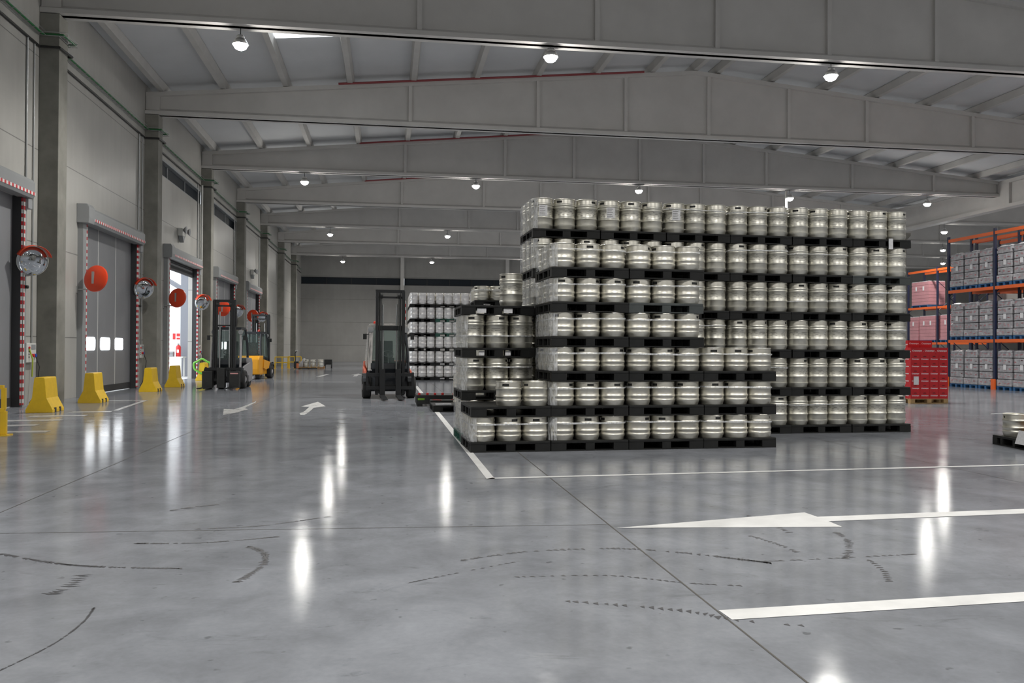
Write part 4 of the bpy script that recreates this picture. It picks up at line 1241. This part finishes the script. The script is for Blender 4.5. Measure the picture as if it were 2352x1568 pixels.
# ================================================================= red crates on a wooden pallet
CX, CY = 15.09, 22.2
t = thing('wooden_pallet', 'pale wooden pallet under the stack of red crates', 'pallet', (CX+.6, CY+.4, 0), 0)
m = MB()
for k in range(7): m.box(-.6, .6, -.4+.117*k, -.4+.117*k+.095, .122, .144)
m.build('deck_board', M_['wood'], t)
for y in (-.33, 0, .33):
    for x in (-.53, 0, .53): MB().box(x-.07, x+.07, y-.07, y+.07, .022, .122).build('block', M_['wood'], t)
    MB().box(-.6, .6, y-.06, y+.06, 0, .022).build('skid', M_['wood'], t)
def crate_proto(wx, wy, h, fs):
    t = thing('bottle_crate', '', 'crate')
    hx, hy = wx/2-.003, wy/2-.003
    m = MB()
    m.box(-hx, hx, -hy, hy, 0, .02)
    m.box(-hx, hx, -hy, -hy+.015, .02, h); m.box(-hx, hx, hy-.015, hy, .02, h)
    m.box(-hx, -hx+.015, -hy+.015, hy-.015, .02, h); m.box(hx-.015, hx, -hy+.015, hy-.015, .02, h)
    m.box(-hx+.015, hx-.015, -hy+.015, hy-.015, h-.06, h-.05)
    m.box(-hx-.002, hx+.002, -hy-.002, -hy, h-.022, h-.004)
    b = m.build('body', M_['crate'], t)
    pts = []
    hw = .055
    for k in range(9):
        a = pi*k/8; pts.append((hw*cos(a), h-.062+.028*sin(a)))
    if wx < .35: MB().prism(pts, 'y', -hy-.0035, -hy-.0005).build('hand_hole', M_['crate_dark'], t)
    def script(rot, off, nm='lettering'):
        cu = bpy.data.curves.new('lettering', 'FONT'); cu.body = 'Cruzcampo'; cu.size = fs; cu.align_x = 'CENTER'; cu.shear = .25
        cu.extrude = .0008; cu.resolution_u = 2; cu.offset = .0016
        o = bpy.data.objects.new(nm, cu); COL.objects.link(o)
        bpy.context.view_layer.update()
        me = bpy.data.meshes.new_from_object(o)
        bpy.data.objects.remove(o)
        me.materials.clear(); me.materials.append(M_['lettering'])
        o = bpy.data.objects.new(nm, me); COL.objects.link(o); o.parent = t
        o.rotation_euler = (pi/2, 0, rot); o.location = off
    script(0, (0, -hy-.0035, .075 if wx < .35 else .10))
    script(-pi/2, (-hx-.0035, 0, .075))
    remember(t); return t
CH = .2135
c4 = crate_proto(.3, .4, CH, .049)
c3 = crate_proto(.4, .3, CH, .066)
for l in range(6):
    for r_ in range(2):
        for k in range(4):
            lab = 'red bottle crate, %s from the left, %s row up, %s of the stack' % (NTH[k], NTH[l], 'front' if r_ == 0 else 'back')
            if r_ == 1 and k in (1, 2): 
                pass
            dup(c4, (CX+.15+.3*k, CY+.2+.4*r_, .145+l*CH), 0, lab, 'red bottle crates')
for r_ in range(2):
    for k in range(3):
        dup(c3, (CX+.2+.4*k, CY+.15+.3*r_, .145+6*CH), 0, 'red bottle crate laid lengthwise on the top layer, %s %s' % (LMR[k], ['at the front', 'at the back']
            [r_]), 'red bottle crates')
for k in range(2):
    dup(c3, (CX+.42+.4*k, CY+.62, .145+7*CH), 0, 'red bottle crate lying highest on the stack, %s of the pair at the back' % ['left', 'right'][k], 'red bottle crates')
for k in range(2):
    dup(c3, (CX+.42+.4*k, CY+.74, .145+6*CH), 0, 'red bottle crate under the highest pair at the back, %s' % ['left', 'right'][k], 'red bottle crates') if False else None
tag(MB().box(CX+.09, CX+.25, CY-.012, CY-.009, .145+2*CH-.02, .145+3*CH+.01).build('paper_sheet', M_['paper']), 'white paper sheet taped to the front of the red crate stack', 'paper sheet')
unlink_proto(c4); unlink_proto(c3)

# ================================================================= pallet racks (parallel to the aisle)
RX = 24.2; LV = [2.02, 4.16]
def rack(label, x0, ys, top, levels, dep=1.1, tbeam=True, sign=1):
    t = thing('pallet_rack', label, 'rack', (x0, ys[-1], 0), 0)
    for i, y in enumerate(ys):
        yl = y-ys[-1]
        for x in (0, dep):
            u_ = MB().box(x-.045, x+.045, yl-.05, yl+.05, 0, top+.12).build('upright', M_['navy'], t)
            MB().box(x-.08, x+.08, yl-.08, yl+.08, 0, .012).build('foot_plate', M_['navy'], u_)
        m = MB(); z = .3; d = 0
        while z < top-.9:
            a, b = (0, dep) if d % 2 == 0 else (dep, 0)
            m.tube([(a, yl, z), (b, yl, z+.9)], .018, 5); z += .9; d += 1
        m.build('frame_brace', M_['navy'], t)
        g = MB().prism([(-.12, yl-.1), (-.05, yl-.1), (-.05, yl+.1), (-.12, yl+.1)], 'z', 0, .42).build('post_guard', M_['orange_beam'], t)
    for a, b in zip(ys[:-1], ys[1:]):
        for x in (0, dep):
            for z in levels + ([top] if tbeam else []):
                MB().box(x-.05 if x == 0 else x-.02, x+.02 if x == 0 else x+.05, min(a, b)-ys[-1]+.05, max(a, b)-ys[-1]-.05, z-.13, z).build('beam', M_['orange_beam'], t)
    return t
YS = [32.95, 30.15, 27.35, 24.55]
rack('near orange and navy pallet rack loaded with grey film-wrapped packs', RX, YS, 6.38, LV)
rack('second rack row standing back to back behind the near rack', RX+1.35, YS, 6.38, LV)
YB = [47.9, 45.1, 42.3]
rack('far orange and navy pallet rack with pink loads, behind the red crates', 32.4, YB, 6.45, [2.05, 4.2])

def blue_pallet(loc, label, w_=.8, d_=1.16):
    t = thing('blue_pallet', label, 'pallet', loc, 0, 'blue pallets in the racks')
    MB().box(0, d_, -w_/2, w_/2, .11, .14).build('deck', M_['pallet_blue'], t)
    for y in (-w_/2+.06, 0, w_/2-.06):
        MB().box(0, d_, y-.05, y+.05, 0, .11).build('bearer', M_['pallet_blue'], t)
def pack_load(loc, label, n=5, w_=.78, d_=1.1, hh=.285):
    t = thing('wrapped_load', label, 'pallet load', loc, 0, 'grey wrapped loads')
    for k in range(n):
        m = MB(); z0 = k*hh
        e = .018 if k else -.012
        m.box(e, d_-e, -w_/2+e, w_/2-e, z0+.008, z0+hh-.008)
        p = m
        for q in range(3):
            for _ in range(2):
                y = -w_/2+w_*(q+.5)/3+random.uniform(-.07, .07); z = z0+random.uniform(.09, .2)
                p.add([(e-.003, y-.05, z-.014), (e-.003, y+.05, z-.014), (e-.003, y+.05, z+.014), (e-.003, y-.05, z+.014)], [(0, 1, 2, 3)], 1)
        for q in range(4):
            x = d_*(q+.5)/4+random.uniform(-.06, .06); z = z0+random.uniform(.09, .2)
            p.add([(x-.05, w_/2-e+.003, z-.014), (x+.05, w_/2-e+.003, z-.014), (x+.05, w_/2-e+.003, z+.014), (x-.05, w_/2-e+.003, z+.014)], [(0, 1, 2, 3)], 1)
        m.build('pack_layer', [M_['pack'], M_['pack_red']], t, bevel=.035)
    m = MB(); nx, ny = 8, 6; vs = []; fs = []
    for a in range(nx+1):
        for b in range(ny+1):
            x = d_*a/nx; y = -w_/2+w_*b/ny
            edge = a in (0, nx) or b in (0, ny)
            vs.append((x, y, n*hh+(-.03 if edge else random.uniform(.0, .06))))
    for a in range(nx):
        for b in range(ny): fs.append((a*(ny+1)+b, (a+1)*(ny+1)+b, (a+1)*(ny+1)+b+1, a*(ny+1)+b+1))
    m.add(vs, fs).build('film_top', M_['clearwrap'], t)
    pl = MB().box(-.012, -.008, -.13, .02, hh*2.35, hh*3.05).build('paper_label', M_['paper'], t)
LVN = ['floor', 'first shelf', 'second shelf']
for li, z in enumerate([0.0]+LV):
    for bi, yb in enumerate(YS[:-1]):
        for k in range(3):
            y = yb-.52-.885*k
            if bi == 2: continue
            nm = '%s grey wrapped load on the %s, %s bay of the near rack' % (['first', 'second', 'third'][k], LVN[li], ['first', 'second', 'third'][bi])
            blue_pallet((RX-.04, y, z), 'blue pallet under the %s grey load on the %s, %s bay' % (NTH[k], LVN[li], NTH[bi]))
            pack_load((RX-.03, y, z+.14), nm, 5 if li < 2 else 5, hh=.283 if li != 2 else .285)
# what shows in the second row
for i, (y, z, h, mt, lab) in enumerate(((31.9, 2.02, 1.95, 'white_box', 'tall white carton load on the second rack row, behind the first bay'),
                                     (29.6, 4.16, .35, 'dark_steel', 'low dark load on the second rack row'),
                                     (28.6, 2.02, 1.8, 'cardboard', 'brown carton load on the second rack row behind the second bay'))):
    t = thing('carton_load', lab, 'pallet load', (RX+1.4, y, z), 0)
    MB().box(0, 1.05, -.45, .45, 0, .12).build('pallet_base', M_['wood'], t)
    MB().box(.02, 1.03, -.43, .43, .12, h).build('carton', M_[mt], t, bevel=.01)
def pink_load(loc, label, w_, h, n):
    t = thing('pink_carton_load', label, 'pallet load', loc, 0, 'pink wrapped loads')
    hh = h/n
    for k in range(n):
        o = MB().box(0, 1.1, -w_/2, w_/2, k*hh+.004, (k+1)*hh-.004).build('carton_layer', M_['pink'], t, bevel=.01)
    for y in ((-w_*.2, w_*.22) if w_ > 1 else (.05,)):
        MB().box(-.012, -.006, y-.07, y+.07, h*.62, h*.8).build('paper_label', M_['paper'], t)
    MB().box(.01, 1.09, -w_/2+.01, w_/2-.01, h, h+.03).build('film_top', M_['clearwrap'], t, bevel=.01)
for y, z, w_, h, lab in ((46.75, 4.2, 1.65, 1.42, 'wide pink carton load on the upper shelf of the far rack'),
                         (47.35, 2.05, .8, 1.42, 'narrow pink carton load nearest the keg block, lower shelf, far rack'),
                         (46.05, 2.05, 1.5, 1.45, 'wide pink carton load in the middle of the lower shelf, far rack'),
                         (44.35, 2.05, 1.0, 1.45, 'narrow pink carton load beside the post, lower shelf, far rack')):
    blue_pallet((32.38, y, z), 'blue pallet under the '+lab.replace(' carton load', ' cartons').replace(', far rack', ''), w_)
    pink_load((32.40, y, z+.14), lab, w_, h, 7)

# ================================================================= keg pallet at the right edge
AP = Vector((10.50, 11.83, 0)); AR = radians(-9)
dup(PAL['pallet'], AP, AR, 'black plastic pallet cut off by the right edge of the photo', 'pallet at the right edge')
def ar(x, y, z): return AP+Matrix.Rotation(AR, 3, 'Z') @ Vector((x, y, z))
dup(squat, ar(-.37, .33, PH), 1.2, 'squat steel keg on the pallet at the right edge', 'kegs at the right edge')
t = thing('cardboard_box', 'brown cardboard box beside the keg at the right edge', 'box', ar(-.26, -.16, PH), AR)
MB().box(-.16, .3, -.2, .2, 0, .27).build('carton', M_['cardboard'], t)
MB().box(-.163, -.16, -.1, -.02, .16, .22).build('orange_sticker', M_['orange_plastic'], t)
pp = MB().cbox((0, 0, 0), (.30, .004, .22), rz=0, rx=radians(-18)).build('paper_sheet', M_['paper'])
pp.location = ar(-.62, -.26, .19); pp.rotation_euler = (0, 0, AR+radians(90)+pi)
tag(pp, 'white sheet of paper hanging over the pallet side at the right edge', 'paper sheet')
tag(MB().tube([ar(-.62, .62, PH+.34), ar(-.3, .55, PH+.36), ar(.3, .2, PH+.36)], .008, 5).build('film_strand', M_['clearwrap']), 'loose strand of film over the keg at the right edge', 'film strand')

# ================================================================= dock annex seen through the open door
struct(MB().box(-30, WX-.3, 28, 60, -.3, -.001).build('floor', mat('dock_floor', (.55, .55, .55), .5)))
struct(MB().box(-30, WX-.3, 49.8, 50.1, 0, 3.9).build('wall_dock', M_['white_wall']))
struct(MB().box(-30, -13.4, 49.6, 49.8, 3.9, 4.0).build('trim_7', M_['steel_frame']))
m = MB()
for y in (44.0, 49.7):
    m.box(-30, WX-.3, y-.12, y+.12, 7.3, 7.9)
m.build('dock_canopy_frame', M_['steel_frame'])
cf = bpy.data.objects['dock_canopy_frame']; tag(cf, 'grey steel canopy beams outside the open loading door', 'canopy frame')
for (xa, za, xb, zb, lab) in ((-16.0, 7.5, -10.2, 4.0, 'diagonal grey brace outside the open door, falling to the right'), (-18.4, 3.95, -12.4, 7.5, 'diagonal grey brace outside the open door, rising to the right')):
    tag(MB().tube([(xa, 49.62, za), (xb, 49.62, zb)], .14, 6).build('canopy_brace', M_['steel_frame']), lab, 'brace')
tag(MB().box(-10.75, -10.35, 45.6, 46.0, 0, 8).build('dock_post', M_['steel_frame']), 'grey steel post outside the open door, at its right side', 'post')
t = thing('work_table', 'white table outside the open loading door', 'table', (-11.2, 44.6, 0), 0)
MB().box(-1.4, .9, -.4, .4, .98, 1.04).build('table_top', M_['white_box'], t)
for x in (-1.3, .8):
    for y in (-.33, .33): MB().box(x-.03, x+.03, y-.03, y+.03, 0, .98).build('leg', M_['white_box'], t)
for i, (x, w_, h) in enumerate(((-11.32, .30, .14), (-10.98, .30, .26))):
    t = thing('tool_case', ('flat' if i == 0 else 'taller')+' dark case on the white table outside the open door', 'case', (x, 44.6, 1.04), 0)
    MB().box(-w_/2, w_/2, -.15, .15, 0, h).build('case_body', M_['grey_box'], t, bevel=.02)
    MB().box(-w_/2-.005, w_/2+.005, -.155, .155, h*.5, h*.56).build('lid_seam', M_['black'], t)
t = thing('fire_extinguisher', 'red fire extinguisher outside the open door, right of the dark cases', 'fire extinguisher', (-10.64, 44.75, 1.04), 0)
MB().lathe([(0, 0), (.12, 0), (.125, .03), (.125, .48), (.09, .56), (.04, .6), (0, .6)], 18).build('cylinder', M_['red'], t, smooth=40)
MB().cbox((0, 0, .64), (.06, .16, .05)).build('valve_handle', M_['black'], t)
MB().box(-.05, .05, -.128, -.125, .2, .36).build('sticker', M_['paper'], t)
t = thing('wall_sign', 'small red and white safety sign on the white wall outside the open door', 'sign', (-11.95, 49.79, 1.9), 0)
MB().box(-.22, .22, -.02, 0, 0, .46).build('panel', M_['paper'], t)
MB().box(-.2, -.05, -.024, -.02, .06, .40).box(.01, .2, -.024, -.02, .24, .40).box(.01, .2, -.024, -.02, .06, .16).build('red_symbol', M_['red'], t)

for p_ in (squat, tall): unlink_proto(p_)
for p_ in PAL.values(): unlink_proto(p_)
bpy.data.objects.remove(far_keg); bpy.data.objects.remove(sq_in)
